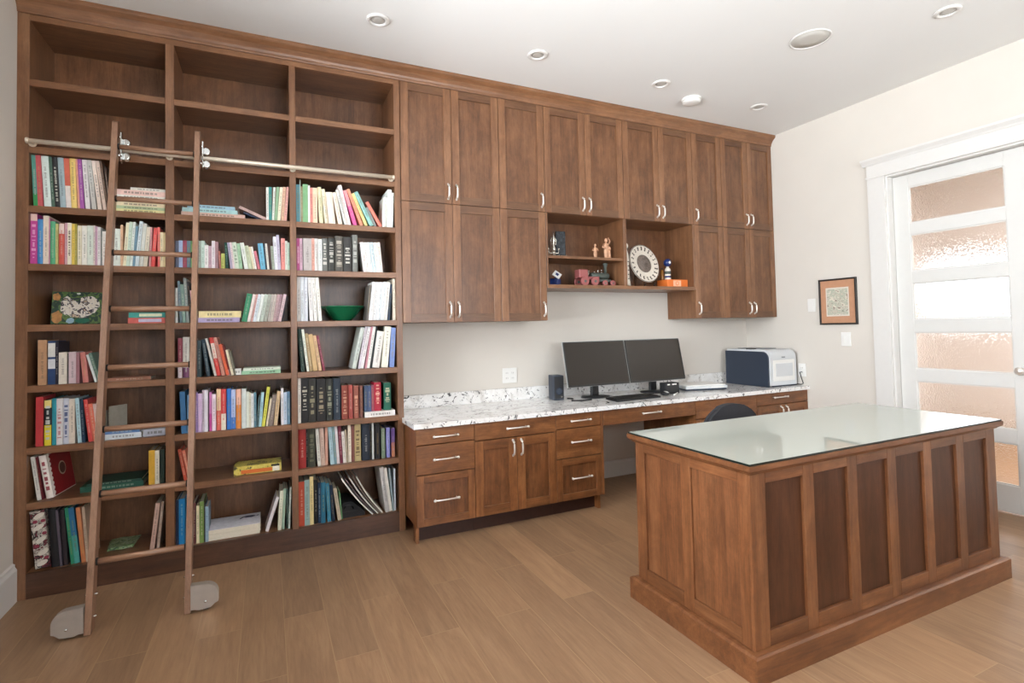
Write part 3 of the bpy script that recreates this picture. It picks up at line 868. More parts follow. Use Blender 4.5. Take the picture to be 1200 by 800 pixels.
  ('white', 'dce0dc', 1.4343, 0.0217, 0.1994, 0.0, ''),
  ('dark grey', '6e706c', 1.4567, 0.0322, 0.2059, 0.0, 'title=e8e4d8'),
  ('black', '3c3c38', 1.4914, 0.0396, 0.2078, 0.0, 'title=e8e4d8'),
  ('charcoal', '55524c', 1.5341, 0.0471, 0.2236, 0.0, 'title=c8c0b0'),
  ('black', '3a3836', 1.5845, 0.0503, 0.2209, 0.0, 'title=f4f0e4'),
  ('grey', '777872', 1.6403, 0.0317, 0.2376, 0.0, 'title=c8c8c0'),
  ('pale pink', 'efe6e4', 1.7103, 0.0189, 0.192, -7.2, ''),
  ('white', 'f2efec', 1.7301, 0.019, 0.1929, -7.0, ''),
  ('pale grey', 'dfe8ea', 1.7505, 0.019, 0.1939, -7.1, ''),
  ('pale blue', 'cfe0e6', 1.7704, 0.0192, 0.1947, -6.5, ''),
  ('ivory', 'efe9e2', 1.7905, 0.0193, 0.1955, -5.9, ''),
  ('peach', 'f0ded4', 1.8106, 0.0194, 0.1964, -5.2, ''),
 ]),
 (('2', 5), [
  ('white', 'e4e8e4', 0.68, 0.01, 0.1967, 0.0, ''),
  ('blue grey', '6a8088', 0.7007, 0.012, 0.2351, -2.9, ''),
  ('green', '7f9a90', 0.7144, 0.016, 0.2162, -3.1, ''),
  ('grey', '8a9490', 0.7332, 0.0141, 0.2502, -3.6, ''),
  ('black', '302c30', 0.7514, 0.0101, 0.2314, -4.5, ''),
  ('pink', 'd8b0b0', 0.7641, 0.0142, 0.1836, -5.0, ''),
  ('green', '3f8f68', 1.008, 0.0272, 0.1664, 10.3, ''),
  ('white', 'f0e4de', 1.0369, 0.0151, 0.1646, 11.3, ''),
  ('pink', 'd8a8a0', 1.055, 0.0109, 0.1643, 10.6, ''),
  ('pale blue', 'dfe8f0', 1.067, 0.0153, 0.1644, 10.6, ''),
  ('white', 'eef4f0', 1.0835, 0.0175, 0.1646, 10.7, ''),
  ('pale green', 'c8d4c8', 1.1042, 0.0177, 0.1643, 9.9, ''),
  ('grey', 'b0b4a8', 1.125, 0.0178, 0.1641, 9.2, ''),
  ('pale grey', 'bcb4ac', 1.1459, 0.0134, 0.1638, 8.4, ''),
  ('tan', 'c9beb4', 1.1602, 0.0135, 0.164, 8.5, ''),
  ('mauve', 'c0a0a0', 1.1747, 0.0135, 0.1644, 9.3, ''),
  ('maroon', 'a08088', 1.1892, 0.0136, 0.1646, 9.3, ''),
  ('pink', 'dcc0c4', 1.2039, 0.0158, 0.1656, 11.0, ''),
  ('black', '302428', 1.2205, 0.0086, 0.156, 12.4, ''),
 ]),
 (('3', 5), [
  ('pale grey', 'd9d6d2', 1.31, 0.019, 0.2707, 0.0, ''),
  ('grey blue', 'cfd4d8', 1.3298, 0.0191, 0.2707, 0.0, ''),
  ('pale blue', 'd8dce4', 1.3497, 0.0206, 0.2707, 0.0, ''),
  ('silver', 'e2e0dc', 1.3821, 0.0202, 0.2701, -2.3, ''),
  ('cream', 'e6e4de', 1.4062, 0.0208, 0.27, -3.0, ''),
  ('white', 'efece2', 1.4314, 0.0204, 0.2699, -3.7, ''),
  ('dark grey', '6a6560', 1.7228, 0.01, 0.2279, 5.0, ''),
  ('white', 'f2f0ee', 1.7337, 0.0227, 0.2478, 6.7, ''),
  ('pale grey', 'e6e8e8', 1.7573, 0.0223, 0.2483, 6.8, ''),
  ('silver', 'dfe2e4', 1.7829, 0.0224, 0.2483, 6.2, ''),
  ('pale blue', 'e2eaee', 1.8071, 0.0226, 0.2486, 6.0, ''),
  ('ivory', 'eeece6', 1.8314, 0.0216, 0.2489, 5.7, ''),
  ('navy', '2c3c50', 1.8574, 0.0136, 0.2354, 4.8, ''),
  ('cream', 'e4dcc8', 1.8915, 0.0165, 0.2707, 0.0, ''),
 ]),
 (('1', 6), [
  ('tan', 'b98f6c', 0.0848, 0.0354, 0.2289, 0.0, ''),
  ('navy', '24406c', 0.1238, 0.0304, 0.2232, 0.0, 'band=.36-.58:d8d8dc;band=.63-.95:dcdad4'),
  ('black', '201c2c', 0.1556, 0.0119, 0.2202, 0.0, ''),
  ('cream', 'dcd4c6', 0.1694, 0.0332, 0.1627, 0.0, ''),
  ('dark grey', '4c4644', 0.2035, 0.0038, 0.1569, 0.0, ''),
  ('pale pink', 'd4bfc4', 0.208, 0.0301, 0.1634, 0.0, ''),
  ('mauve', 'a07078', 0.24, 0.014, 0.1601, 0.0, ''),
  ('red', 'cc8078', 0.2688, 0.0234, 0.1604, -5.0, ''),
  ('white', 'dcdedd', 0.3185, 0.0103, 0.1501, -14.7, ''),
  ('grey green', '5d7a6e', 0.33, 0.0139, 0.1586, -14.7, ''),
 ]),
 (('2', 6), [
  ('maroon', '8a4450', 0.6916, 0.0208, 0.223, 0.0, 'band=0-.4:c4b8bc'),
  ('pale grey', 'c8c4bc', 0.7155, 0.0298, 0.227, 0.0, 'band=0-.25:704060'),
  ('grey', 'a09c94', 0.7507, 0.0223, 0.2165, 0.0, ''),
  ('black', '2c3c40', 0.7837, 0.0205, 0.2062, 0.0, ''),
  ('dark blue', '283c48', 0.8306, 0.0176, 0.2125, -7.1, ''),
  ('cream', 'd0ccc4', 0.8688, 0.0118, 0.2206, -12.2, ''),
  ('red', 'cc4038', 0.8815, 0.0197, 0.2232, -10.0, 'band=.45-.85:e0d0c4'),
  ('tan', 'cf9080', 0.9052, 0.0173, 0.2232, -10.7, ''),
  ('orange', 'd4603f', 0.9284, 0.0157, 0.1839, -12.2, ''),
  ('maroon', '7c2c28', 0.9479, 0.0058, 0.179, -13.0, ''),
  ('cream', 'ece0c4', 0.9546, 0.0125, 0.1502, -12.0, ''),
  ('olive', '6f6a58', 0.9681, 0.01, 0.1465, -11.0, ''),
 ]),
 (('3', 6), [
  ('dark green', '2c4038', 1.3295, 0.0214, 0.261, -4.3, ''),
  ('white', 'dde0d0', 1.3617, 0.0143, 0.2589, -6.5, ''),
  ('brown', 'a89068', 1.3787, 0.0182, 0.2326, -6.9, ''),
  ('tan', 'c8a878', 1.4001, 0.025, 0.2272, -7.5, ''),
  ('peach', 'd8b48c', 1.4299, 0.0183, 0.2192, -8.5, ''),
  ('maroon', '8a3c4c', 1.4549, 0.0145, 0.2196, -10.0, ''),
  ('pale green', 'c4ccc4', 1.6282, 0.0249, 0.2663, 12.6, ''),
  ('pale grey', 'd4ccd4', 1.6641, 0.0139, 0.2703, 10.4, ''),
  ('white', 'e8e4e4', 1.6791, 0.0191, 0.2696, 10.9, ''),
  ('pink', 'c48a94', 1.7063, 0.012, 0.27, 9.3, ''),
  ('ivory', 'e4e4de', 1.7195, 0.0167, 0.2692, 9.2, ''),
  ('black', '383c3c', 1.7419, 0.0116, 0.2695, 8.2, ''),
  ('white', 'e6e2dc', 1.755, 0.0439, 0.2362, 8.7, ''),
  ('cream', 'ece9d8', 1.8121, 0.0399, 0.2658, 5.6, ''),
  ('blue', '7d93c8', 1.8632, 0.03, 0.2573, 3.3, ''),
 ]),
 (('1', 7), [
  ('red', 'b8383c', 0.0781, 0.0298, 0.2496, 0.0, ''),
  ('black', '1c2428', 0.1117, 0.0295, 0.2316, 0.0, 'band=0-.45:dcc830;band=.83-1:e0c878;title=f0f0ec'),
  ('teal', '2a90a0', 0.1433, 0.0175, 0.2376, 0.0, ''),
  ('white', 'd8d4d4', 0.1616, 0.0255, 0.2362, 0.0, 'title=b07070'),
  ('pale blue', 'c8ccd8', 0.1879, 0.0223, 0.2343, 0.0, 'title=3a4878'),
  ('ivory', 'dcd0c0', 0.211, 0.0241, 0.2305, 0.0, ''),
  ('light blue', 'b4d4dc', 0.249, 0.0156, 0.232, -3.3, ''),
  ('navy', '1c3850', 0.2654, 0.0139, 0.226, -2.9, ''),
  ('red', 'd04c48', 0.2928, 0.0174, 0.2222, -6.1, ''),
  ('orange', 'd87058', 0.312, 0.0176, 0.1982, -6.4, ''),
  ('pale pink', 'd0b8b0', 0.3307, 0.0141, 0.1966, -6.5, ''),
 ]),
 (('2', 7), [
  ('blue', '3a6c98', 0.7081, 0.0252, 0.2333, -2.3, ''),
  ('steel blue', '6a94b8', 0.7349, 0.0189, 0.2117, 0.0, ''),
  ('mauve', 'b0a0b8', 0.7554, 0.019, 0.2196, 0.0, ''),
  ('purple', '8a70a0', 0.7759, 0.011, 0.2231, 0.0, ''),
  ('lilac', 'd4b8d8', 0.7879, 0.0188, 0.2153, 0.0, ''),
  ('grey', 'b8a8b8', 0.8075, 0.0103, 0.2353, 0.0, ''),
  ('white', 'e0dce4', 0.8186, 0.0173, 0.2346, 0.0, ''),
  ('magenta', 'c87ab0', 0.8426, 0.0124, 0.2188, 0.0, 'band=0-.45:c04c94'),
  ('pale pink', 'f0dce8', 0.8561, 0.0188, 0.2076, 0.0, ''),
  ('red', 'd86a5c', 0.8781, 0.0222, 0.2352, 0.0, 'band=.48-1:e8c8a0'),
  ('scarlet', 'd84848', 0.9016, 0.0245, 0.2335, 0.0, 'band=0-.4:e8dcc8'),
  ('blue', '3878c8', 0.9299, 0.0221, 0.234, 0.0, ''),
  ('light blue', 'b8c8ec', 0.9529, 0.0214, 0.2275, 0.0, 'band=0-.3:4878c4'),
  ('peach', 'f0b8a0', 0.9772, 0.0259, 0.2282, 0.0, 'band=0-.6:dc8840'),
  ('mint', 'd4dcd8', 1.0062, 0.0231, 0.2287, 0.0, ''),
  ('white', 'e8ece0', 1.0305, 0.0131, 0.2097, 0.0, ''),
  ('cream', 'dcd8c4', 1.0444, 0.0105, 0.2038, 0.0, ''),
  ('white', 'eef0ee', 1.0557, 0.0132, 0.1979, 0.0, ''),
  ('slate blue', '5d8494', 1.0697, 0.0133, 0.2042, 0.0, ''),
  ('dark teal', '4a6468', 1.0841, 0.0097, 0.1806, 3.5, ''),
  ('light blue', 'b4d8e4', 1.0947, 0.0155, 0.1998, 4.3, ''),
  ('yellow', 'dcd858', 1.1112, 0.0164, 0.2316, 7.4, ''),
  ('cream', 'e0d4b8', 1.1334, 0.0102, 0.1622, 8.2, ''),
  ('brown', '8a7c74', 1.147, 0.0228, 0.1814, 7.4, ''),
  ('tan', 'd8bc94', 1.1753, 0.019, 0.2017, 5.9, ''),
  ('white', 'e8e4e8', 1.2159, 0.0138, 0.2173, 0.0, ''),
  ('pale blue', 'c8d8e8', 1.2304, 0.0171, 0.1911, 0.0, ''),
  ('blue', '6a8ca4', 1.2483, 0.0167, 0.1949, 0.0, ''),
 ]),
 (('3', 7), [
  ('white', 'e4e0d8', 1.31, 0.016, 0.2703, 0.0, ''),
  ('black', '1c1b1b', 1.3268, 0.0427, 0.2703, 0.0, 'title=e0dcc8'),
  ('charcoal', '2b2923', 1.3703, 0.0413, 0.2662, 0.0, 'title=a8a080'),
  ('black', '1f1d1c', 1.4162, 0.0531, 0.2581, 0.0, 'title=b8a888'),
  ('dark grey', '2e302c', 1.4727, 0.0375, 0.2573, 0.0, 'title=a0a088'),
  ('dark blue', '2a3440', 1.5138, 0.0429, 0.2575, 0.0, ''),
  ('red brown', '8a4438', 1.563, 0.0384, 0.212, 0.0, 'title=d8b090'),
  ('red', 'a04840', 1.6046, 0.025, 0.2119, 0.0, ''),
  ('brown', '96584a', 1.6357, 0.0303, 0.2045, 0.0, 'title=e0b090'),
  ('dark brown', '7a5048', 1.6724, 0.0207, 0.2021, 0.0, ''),
 ]),
 (('1', 8), [
  ('white', 'd8d4cc', 0.0806, 0.0164, 0.2219, -7.4, ''),
  ('dark red', '6a2028', 0.0979, 0.0066, 0.2169, -7.0, ''),
 ]),
 (('1b', 8), [
  ('yellow', 'd8a838', 0.5531, 0.028, 0.1961, 0.0, ''),
  ('white', 'dcd4c0', 0.5819, 0.0201, 0.1926, 0.0, ''),
  ('dark green', '24342c', 0.6039, 0.0226, 0.1947, 0.0, ''),
 ]),
 (('2', 8), [
  ('red', 'b85038', 0.7191, 0.0158, 0.1878, -9.8, ''),
  ('orange', 'c87058', 0.7395, 0.0159, 0.1808, -10.3, ''),
 ]),
 (('3', 8), [
  ('red', '9a2c28', 1.31, 0.043, 0.2349, 0.0, ''),
  ('black', '181414', 1.3538, 0.0109, 0.2323, 0.0, ''),
  ('dark green', '3a3c30', 1.3655, 0.0412, 0.2337, 0.0, 'title=6a6c54'),
  ('pale grey', 'd4d0c4', 1.4201, 0.0184, 0.2276, -3.1, ''),
  ('pink', 'c4a898', 1.4393, 0.0239, 0.2304, -2.1, ''),
  ('peach', 'c89884', 1.4639, 0.0157, 0.2331, 0.0, ''),
  ('light blue', 'a8c4cc', 1.4953, 0.0217, 0.234, -3.7, ''),
  ('teal', '7898a0', 1.5178, 0.0144, 0.2345, -3.3, ''),
  ('white', 'dcd4d4', 1.5339, 0.0159, 0.2344, -3.5, ''),
  ('maroon', '702438', 1.5506, 0.0185, 0.2343, -2.8, ''),
  ('white', 'e4dcd4', 1.5715, 0.0171, 0.1963, -3.2, ''),
  ('tan', 'b0a088', 1.5894, 0.0106, 0.205, -2.8, ''),
  ('cream', 'e4d8c4', 1.6008, 0.0193, 0.2347, 0.0, ''),
  ('red brown', '7a4c44', 1.6209, 0.0194, 0.2272, 0.0, ''),
  ('olive', 'b8a474', 1.6411, 0.0382, 0.2349, 0.0, 'title=5a4a30'),
  ('navy', '28303c', 1.6855, 0.0481, 0.2302, 0.0, ''),
  ('black', '141414', 1.736, 0.0116, 0.2253, 0.0, ''),
  ('silver', 'c8ccc8', 1.7488, 0.0116, 0.2322, 0.0, ''),
  ('black', '201c1c', 1.7693, 0.0287, 0.2221, 0.0, ''),
  ('grey green', '70806c', 1.8077, 0.0231, 0.191, 0.0, ''),
  ('lilac', '8888c4', 1.84, 0.0233, 0.1906, 0.0, ''),
  ('purple', '6a508c', 1.873, 0.0218, 0.1845, 0.0, 'band=0-.5:b87858'),
 ]),
 (('1', 9), [
  ('black', '1c1a1c', 0.1406, 0.0303, 0.2924, -3.2, ''),
  ('grey', '5a505c', 0.1761, 0.0101, 0.288, -4.1, ''),
  ('dark brown', '2c2428', 0.187, 0.019, 0.2852, -3.4, ''),
  ('green', '2f8a68', 0.2189, 0.0147, 0.2925, -5.7, ''),
  ('blue', '2a6890', 0.2344, 0.0227, 0.2898, -5.7, 'band=0-.5:4a9a90'),
  ('orange', 'c07a50', 0.2636, 0.0184, 0.2879, -5.3, ''),
  ('tan', 'b8a08a', 0.283, 0.0115, 0.2876, -4.1, ''),
 ]),
 (('1b', 9), [
  ('pale pink', 'c4a090', 0.5571, 0.0208, 0.2547, 6.6, ''),
  ('tan', 'a89080', 0.5881, 0.0134, 0.2593, 5.2, ''),
 ]),
 (('2', 9), [
  ('navy', '101c38', 0.68, 0.0126, 0.258, 0.0, ''),
  ('blue', '1878b0', 0.6934, 0.0277, 0.2603, 0.0, ''),
  ('dark red', '5a2c2c', 0.7598, 0.0137, 0.2254, 0.0, ''),
  ('cream', 'd8cca8', 0.7762, 0.0146, 0.2086, 0.0, ''),
  ('green', '708848', 0.7919, 0.0212, 0.2297, 0.0, ''),
  ('black', '1c1c20', 0.8143, 0.0049, 0.2167, 0.0, ''),
  ('blue grey', '8ca4b4', 0.8201, 0.0156, 0.1967, 0.0, ''),
  ('white', 'd8d0d0', 1.1261, 0.0171, 0.2021, 17.6, ''),
  ('cream', 'd8d8c0', 1.1924, 0.02, 0.2294, 3.5, ''),
  ('green', 'a0b8a0', 1.2161, 0.0133, 0.2362, 2.7, ''),
  ('black', '344a40', 1.2413, 0.0088, 0.2343, 0.0, ''),
  ('pale green', 'c8d4c8', 1.2507, 0.0097, 0.2427, 2.3, ''),
 ]),
 (('3', 9), [
  ('red', 'b84c34', 1.31, 0.0319, 0.2649, 0.0, ''),
  ('grey green', '88a09c', 1.3427, 0.0284, 0.2726, 0.0, ''),
  ('cream', 'd8c48c', 1.3719, 0.0214, 0.2888, 0.0, ''),
  ('black', '181818', 1.3941, 0.024, 0.2648, 0.0, ''),
  ('navy', '18304a', 1.4189, 0.0164, 0.2466, 0.0, ''),
  ('teal', '2a6880', 1.4361, 0.0257, 0.245, 0.0, ''),
  ('light teal', '347890', 1.4729, 0.0215, 0.2365, -2.5, ''),
  ('dark blue', '18283c', 1.4994, 0.0186, 0.2232, -3.6, ''),
  ('tan', 'b8a890', 1.5342, 0.0211, 0.2008, -7.9, ''),
  ('green', '5a8a5c', 1.5562, 0.0074, 0.1786, -5.0, ''),
  ('grey', 'b8b4b0', 1.8273, 0.0256, 0.2918, -7.1, ''),
  ('cream', 'e4e0d4', 1.8546, 0.0177, 0.2822, -6.9, ''),
  ('blue grey', '9cb0b4', 1.8738, 0.0097, 0.2772, -4.8, ''),
  ('pale blue', 'dce4ec', 1.8843, 0.0103, 0.2676, 0.0, ''),
 ]),
 (('3m', 9), [
  ('white', 'dcd8d0', 1.7437, 0.0105, 0.3092, -37.2, ''),
  ('dark grey', '5a4c4c', 1.7624, 0.0076, 0.3101, -36.7, ''),
  ('pale grey', 'c8c4bc', 1.7764, 0.0104, 0.3064, -35.1, ''),
  ('brown', '7a6c60', 1.7925, 0.0071, 0.3041, -33.7, ''),
  ('cream', 'd0ccc0', 1.8044, 0.0099, 0.2968, -32.6, ''),
 ]),
]
FLATS = [
 (('1', 3), [
  ('yellow', 'e4dca0', 0.353, 0.6302, 0.0189, ''),
  ('pale green', 'b9c9a0', 0.3567, 0.6302, 0.0165, ''),
  ('cream', 'efe2c0', 0.3548, 0.6302, 0.0212, ''),
  ('beige', 'd9c8a8', 0.3567, 0.6302, 0.0189, ''),
  ('white', 'e8e2d8', 0.353, 0.6302, 0.0189, ''),
  ('pink', 'ecc8bc', 0.3789, 0.6318, 0.0283, ''),
  ('ivory', 'e8e4d8', 0.4696, 0.6302, 0.0151, ''),
 ]),
 (('2', 3), [
  ('peach', 'd9b5a5', 0.7072, 1.0289, 0.025, ''),
  ('aqua', 'a9cfcf', 0.7113, 0.9887, 0.0223, ''),
  ('light blue', '9cc0d0', 0.7361, 0.9754, 0.0208, ''),
 ]),
 (('1', 5), [
  ('red', 'd86a60', 0.4588, 0.6297, 0.0307, 'label=c8c0d8'),
  ('teal', '3f9a8e', 0.4626, 0.6317, 0.0283, 'label=dfe8c8'),
 ]),
 (('2', 5), [
  ('lilac', 'b8a8cc', 0.7887, 0.9991, 0.0273, ''),
  ('yellow', 'e8d8a0', 0.7908, 1.0057, 0.0373, ''),
 ]),
 (('1', 6), [
  ('red brown', '9a6a54', 0.3697, 0.5626, 0.0164, ''),
 ]),
 (('2', 6), [
  ('white', 'ecece8', 0.9364, 1.0688, 0.0351, ''),
  ('green', '9cc8a4', 1.0064, 1.2155, 0.0205, ''),
  ('pale green', 'dfead8', 1.0153, 1.2155, 0.0154, ''),
 ]),
 (('1', 7), [
  ('white', 'd4dce0', 0.3594, 0.5202, 0.0279, ''),
  ('blue', '5d80b0', 0.3594, 0.5126, 0.0186, ''),
 ]),
 (('1r', 7), [
  ('grey', 'b8bcc8', 0.5279, 0.6292, 0.0378, ''),
 ]),
 (('3', 7), [
  ('white', 'e4e0dc', 1.6998, 1.8921, 0.0335, ''),
 ]),
 (('1', 8), [
  ('green', '2c5a4a', 0.2417, 0.5215, 0.028, ''),
  ('dark green', '24483c', 0.27, 0.5138, 0.014, ''),
 ]),
]
POWER_L, POWER_R, POWER_H, POWER_G, EXPOSURE = 205, 50, 230, 505, 0.0

# ------------------------------------------------------------------ books
LEANF = .06
BAYN = {1: 'left', 2: 'middle', 3: 'right'}
SHN = {3: 'third', 4: 'fourth', 5: 'fifth', 6: 'sixth', 7: 'seventh', 8: 'eighth', 9: 'bottom'}
REC = {3: .02, 4: .02, 5: .02, 6: .02, 7: .02, 8: .035, 9: .03}
def spine_arc(t, bulge, n, x0=0., x1=1., off=0.):
    out = []
    for i in range(n+1):
        u = x0+(x1-x0)*i/n
        out.append((t*u, -bulge*(1-(2*u-1)**2)-off))
    return out
def strip(b, t, bulge, u0, u1, z0, z1, off=.0004):
    n = 4 if bulge > .001 else 1
    outer = spine_arc(t, bulge, n, u0, u1, off); inner = spine_arc(t, bulge, n, u0, u1, -.0006)
    b.prism(outer+inner[::-1], 'z', z0, z1)
def parse(opts):
    bands, title, lab = [], None, None
    for o in opts.split(';'):
        if o.startswith('band='):
            rg, c = o[5:].split(':'); a, z = rg.split('-'); bands.append((float(a), float(z), c))
        elif o.startswith('title='): title = o[6:]
        elif o.startswith('label='): lab = o[6:]
    return bands, title, lab
def lum(h): return sum(int(h[i:i+2], 16)*w for i, w in ((0, .3), (2, .59), (4, .11)))
def make_book(col, t, h, depth, opts, rnd):
    """upright book, spine towards -y at y=0, bottom left corner at the origin"""
    bands, title, _ = parse(opts)
    bd = .0022 if t > .012 else .0012 if t > .006 else .0007
    bulge = min(.0045, t*.12) if (t > .017 and rnd.random() < .6) else .0
    m = cover(col)
    b = B(m)
    n = 4 if bulge else 1
    outer = spine_arc(t, bulge, n); inner = [(t, bd*1.4), (0, bd*1.4)]
    b.prism(outer+inner, 'z', 0, h)
    b.box(0, bd, bd*1.4, depth, 0, h); b.box(t-bd, t, bd*1.4, depth, 0, h)
    root = b.build('book')
    g = .0025
    p = B('paper').box(bd, t-bd, bd*1.4, depth-g, g, h-g); po = p.build('page_block', root)
    for a, z, c in bands:
        q = B(cover(c)); strip(q, t, bulge, .02, .98, max(.0008, a*h), min(h-.0008, z*h), .0004); q.build('spine_band', root)
    # lettering too small to read: short marks along the spine
    if t > .006 and rnd.random() < (1. if title else .8):
        base = title or ('4a4644' if lum(col) > 150 else 'd9d2c2' if rnd.random() < .7 else 'b89a58')
        k = .75 if title else .3 if lum(col) > 150 else .45
        q = B(cover('%02x%02x%02x' % tuple(int(int(base[i:i+2], 16)*k+int(col[i:i+2], 16)*(1-k)) for i in (0, 2, 4))))
        u0, u1 = (.3, .7) if t < .02 else (.34, .66)
        if title and t > .015: u0, u1 = .26, .74
        z = h*rnd.uniform(.12, .3); end = h*rnd.uniform(.7, .92)
        if title and t > .02:
            k = 0
            while z < end:
                ln = h*rnd.choice((.02, .05, .09)); w = rnd.uniform(.12, .34)
                strip(q, t, bulge, .5-w, .5+w, z, z+ln, .001); z += ln+h*rnd.uniform(.02, .07)
        else:
            while z < end:
                ln = h*rnd.uniform(.012, .04); k = rnd.uniform(0, .12)
                strip(q, t, bulge, u0+k, u1-k*.5, z, z+ln, .001); z += ln+h*rnd.choice((.008, .008, .01, .035))
        q.build('spine_title', root)
    return root

LABELS = set()
def ordinal(n):
    w = ['first', 'second', 'third', 'fourth', 'fifth', 'sixth', 'seventh', 'eighth', 'ninth', 'tenth', 'eleventh', 'twelfth', 'thirteenth', 'fourteenth', 'fifteenth', 'sixteenth', 'seventeenth', 'eighteenth', 'nineteenth', 'twentieth']
    return w[n-1] if n <= 20 else 'twenty-'+w[n-21] if n < 30 else 'thirtieth' if n == 30 else 'thirty-'+w[n-31]
def book_labels(rows, where):
    """one label per book of a row, every one different"""
    out = []
    for i, (nm, col, x, t, h, a, opts) in enumerate(rows):
        siz = 'thin ' if t < .011 else 'thick ' if t > .03 else ''
        ln = 'leaning ' if abs(a) > 9 else ''
        L = rows[i-1][0] if i else None; R = rows[i+1][0] if i < len(rows)-1 else None
        if L and R: mid = 'between %s and %s books' % (L, R) if L != R else 'between two %s books' % L
        elif R: mid = 'first in its row, next to a %s book' % R
        elif L: mid = 'last in its row, next to a %s book' % L
        else: mid = 'standing alone'
        lab = '%s%s%s book %s, %s' % (siz, ln, nm, mid, where)
        if len(lab.split()) > 16: lab = '%s%s book %s, %s' % (siz, nm, mid, where)
        if len(lab.split()) > 16: lab = '%s book %s, %s' % (nm, mid, where)
        if len(lab.split()) > 16: lab = '%s%s book after a %s book, %s' % (siz, nm, L, where)
        out.append(lab)
    for i, l in enumerate(out):
        if out.count(l) > 1 or l in LABELS:
            nm, t = rows[i][0], rows[i][3]
            siz = 'thin ' if t < .011 else 'thick ' if t > .03 else ''
            cand = '%s%s book, %s from left, %s' % (siz, nm, ordinal(i+1), where)
            out[i] = cand
    out = [l.replace(' a orange', ' an orange').replace(' a ivory', ' an ivory').replace(' a olive', ' an olive') for l in out]
    for l in out: LABELS.add(l)
    return out

rnd = random.Random(11)
for (bk, row), rows in BOOKS:
    bay = int(bk[0]); z = SHELF[row]+.0004
    sub = ''
    where = '%s bay, %s shelf' % (BAYN[bay], SHN[row])
    if bk == '3m': continue
    labels = book_labels(rows, where)
    for (nm, col, x, t, h, a, opts), lab in zip(rows, labels):
        depth = min(.30, max(.12, h*rnd.uniform(.66, .8)))
        y = YF+REC[row]+rnd.uniform(-.002, .008)
        o = make_book(col, t, h, depth, opts, rnd)
        ar = math.radians(a)
        if a > 0:
            o.location = (x+t*math.cos(ar), y, z)
            for q in [o]+list(o.children):
                for v in q.data.vertices: v.co.x -= t
        else:
            o.location = (x, y, z)
        o.rotation_euler = (0, ar, 0)
        tag(o, lab, 'book', 'books standing on the %s shelf of the %s bay' % (SHN[row], BAYN[bay]))

# magazines fanned against the pale books on the bottom right shelf
for (bk, row), rows in BOOKS:
    if bk != '3m': continue
    labs = ['white curled magazine, lowest of the leaning fan, right bay bottom shelf', 'dark grey magazine in the leaning fan, right bay bottom shelf',
            'pale grey magazine in the middle of the leaning fan, right bay bottom shelf', 'brown magazine in the leaning fan, right bay bottom shelf',
            'cream magazine, uppermost of the leaning fan, right bay bottom shelf']
    for (nm, col, x, t, h, a, opts), lab in zip(rows, labs):
        b = B(cover(col)); n = 10; ang = math.radians(a)
        P = []
        for i in range(n+1):
            u = i/n; bend = -.012*math.sin(PI*u)*(1-u*.3)
            px = x+math.sin(ang)*h*u+math.cos(ang)*bend; pz = SHELF[row]+.0004+max(0, math.cos(ang)*h*u-math.sin(ang)*bend)
            P.append(Vector((px, pz)))
        up = []
        for i, p in enumerate(P):
            d = (P[min(i+1, n)]-P[max(i-1, 0)]).normalized(); up.append(p+Vector((d.y, -d.x))*max(.0015, t*.8))
        mnz = min(q.y for q in up)
        for q in up: q.y = max(q.y, SHELF[row]+.0004)
        b.prism([tuple(q) for q in P]+[tuple(q) for q in up[::-1]], 'y', YF+.03, YF+.23)
        o = b.build('magazine', None, (x, YF+.03, SHELF[row])); tag(o, lab, 'magazine', 'magazines leaning in the right bay bottom shelf')

STK = {}
for (bk, row), rows in FLATS:
    bay = int(bk[0]); z = SHELF[row]+.0004
    where = '%s bay, %s shelf' % (BAYN[bay], SHN[row])
    n = len(rows)
    for i, (nm, col, x0, x1, t, opts) in enumerate(rows):
        if (bk, row) == ('1', 3): x0 = max(x0, .394)
        if (bk, row) == ('2', 6) and i == 1: z = SHELF[row]+.0004; 
        y0 = YF+{(1, 8): .085}.get((bay, row), .03)+rnd.uniform(0, .006)
        if (bk, row) == ('3', 7): y0 = YF+.006
        if (bk, row) == ('2', 6):
            if i == 0: x1 = 1.004
            if i == 1: x0 = 1.0065
        w = x1-x0; depth = min(.24, w*.8) if row != 8 else .2
        _, _, lab2 = parse(opts)
        bd = .0016
        b = B(cover(col)); b.box(0, w, 0, bd, 0, t); b.box(0, w, bd, depth, 0, bd); b.box(0, w, bd, depth, t-bd, t)
        o = b.build('book')
        B('paper').box(.003, w-.003, bd, depth-.003, bd, t-bd).build('page_block', o)
        if lab2: B(cover(lab2)).box(w*.28, w*.9, -.0006, .0002, t*.22, t*.78).build('spine_title', o)
        elif t > .012:
            q = B(cover('%02x%02x%02x' % tuple(int(v*.4+int(col[k:k+2], 16)*.6) for v, k in zip((70, 66, 62) if lum(col) > 150 else (216, 208, 190), (0, 2, 4))))); x = w*.2
            while x < w*.8:
                l = rnd.uniform(.006, .02); q.box(x, x+l, -.0006, .0002, t*.32, t*.68); x += l+.005
            q.build('spine_title', o)
        o.location = (x0, y0, z); z += t+.0004
        pos = ('lying flat, ' + ('top of the stack' if i == n-1 else 'bottom of the stack' if i == 0 else '%s from bottom in the stack' % ordinal(i+1))) if n > 1 else 'lying flat alone'
        if (bk, row) == ('1r', 7): pos = 'lying flat right of the ladder rung'
        if (bk, row) == ('3', 7): pos = 'lying flat under red and green books'
        if (bk, row) == ('2', 6): pos = ['lying flat left of the green one', 'lying flat under the pale green one', 'lying flat on the green one'][i]
        lab = '%s book %s, %s' % (nm, pos, where)
        tag(o, lab, 'book', 'books lying flat on the %s shelf of the %s bay' % (SHN[row], BAYN[bay]))
        STK[(bk, row)] = z

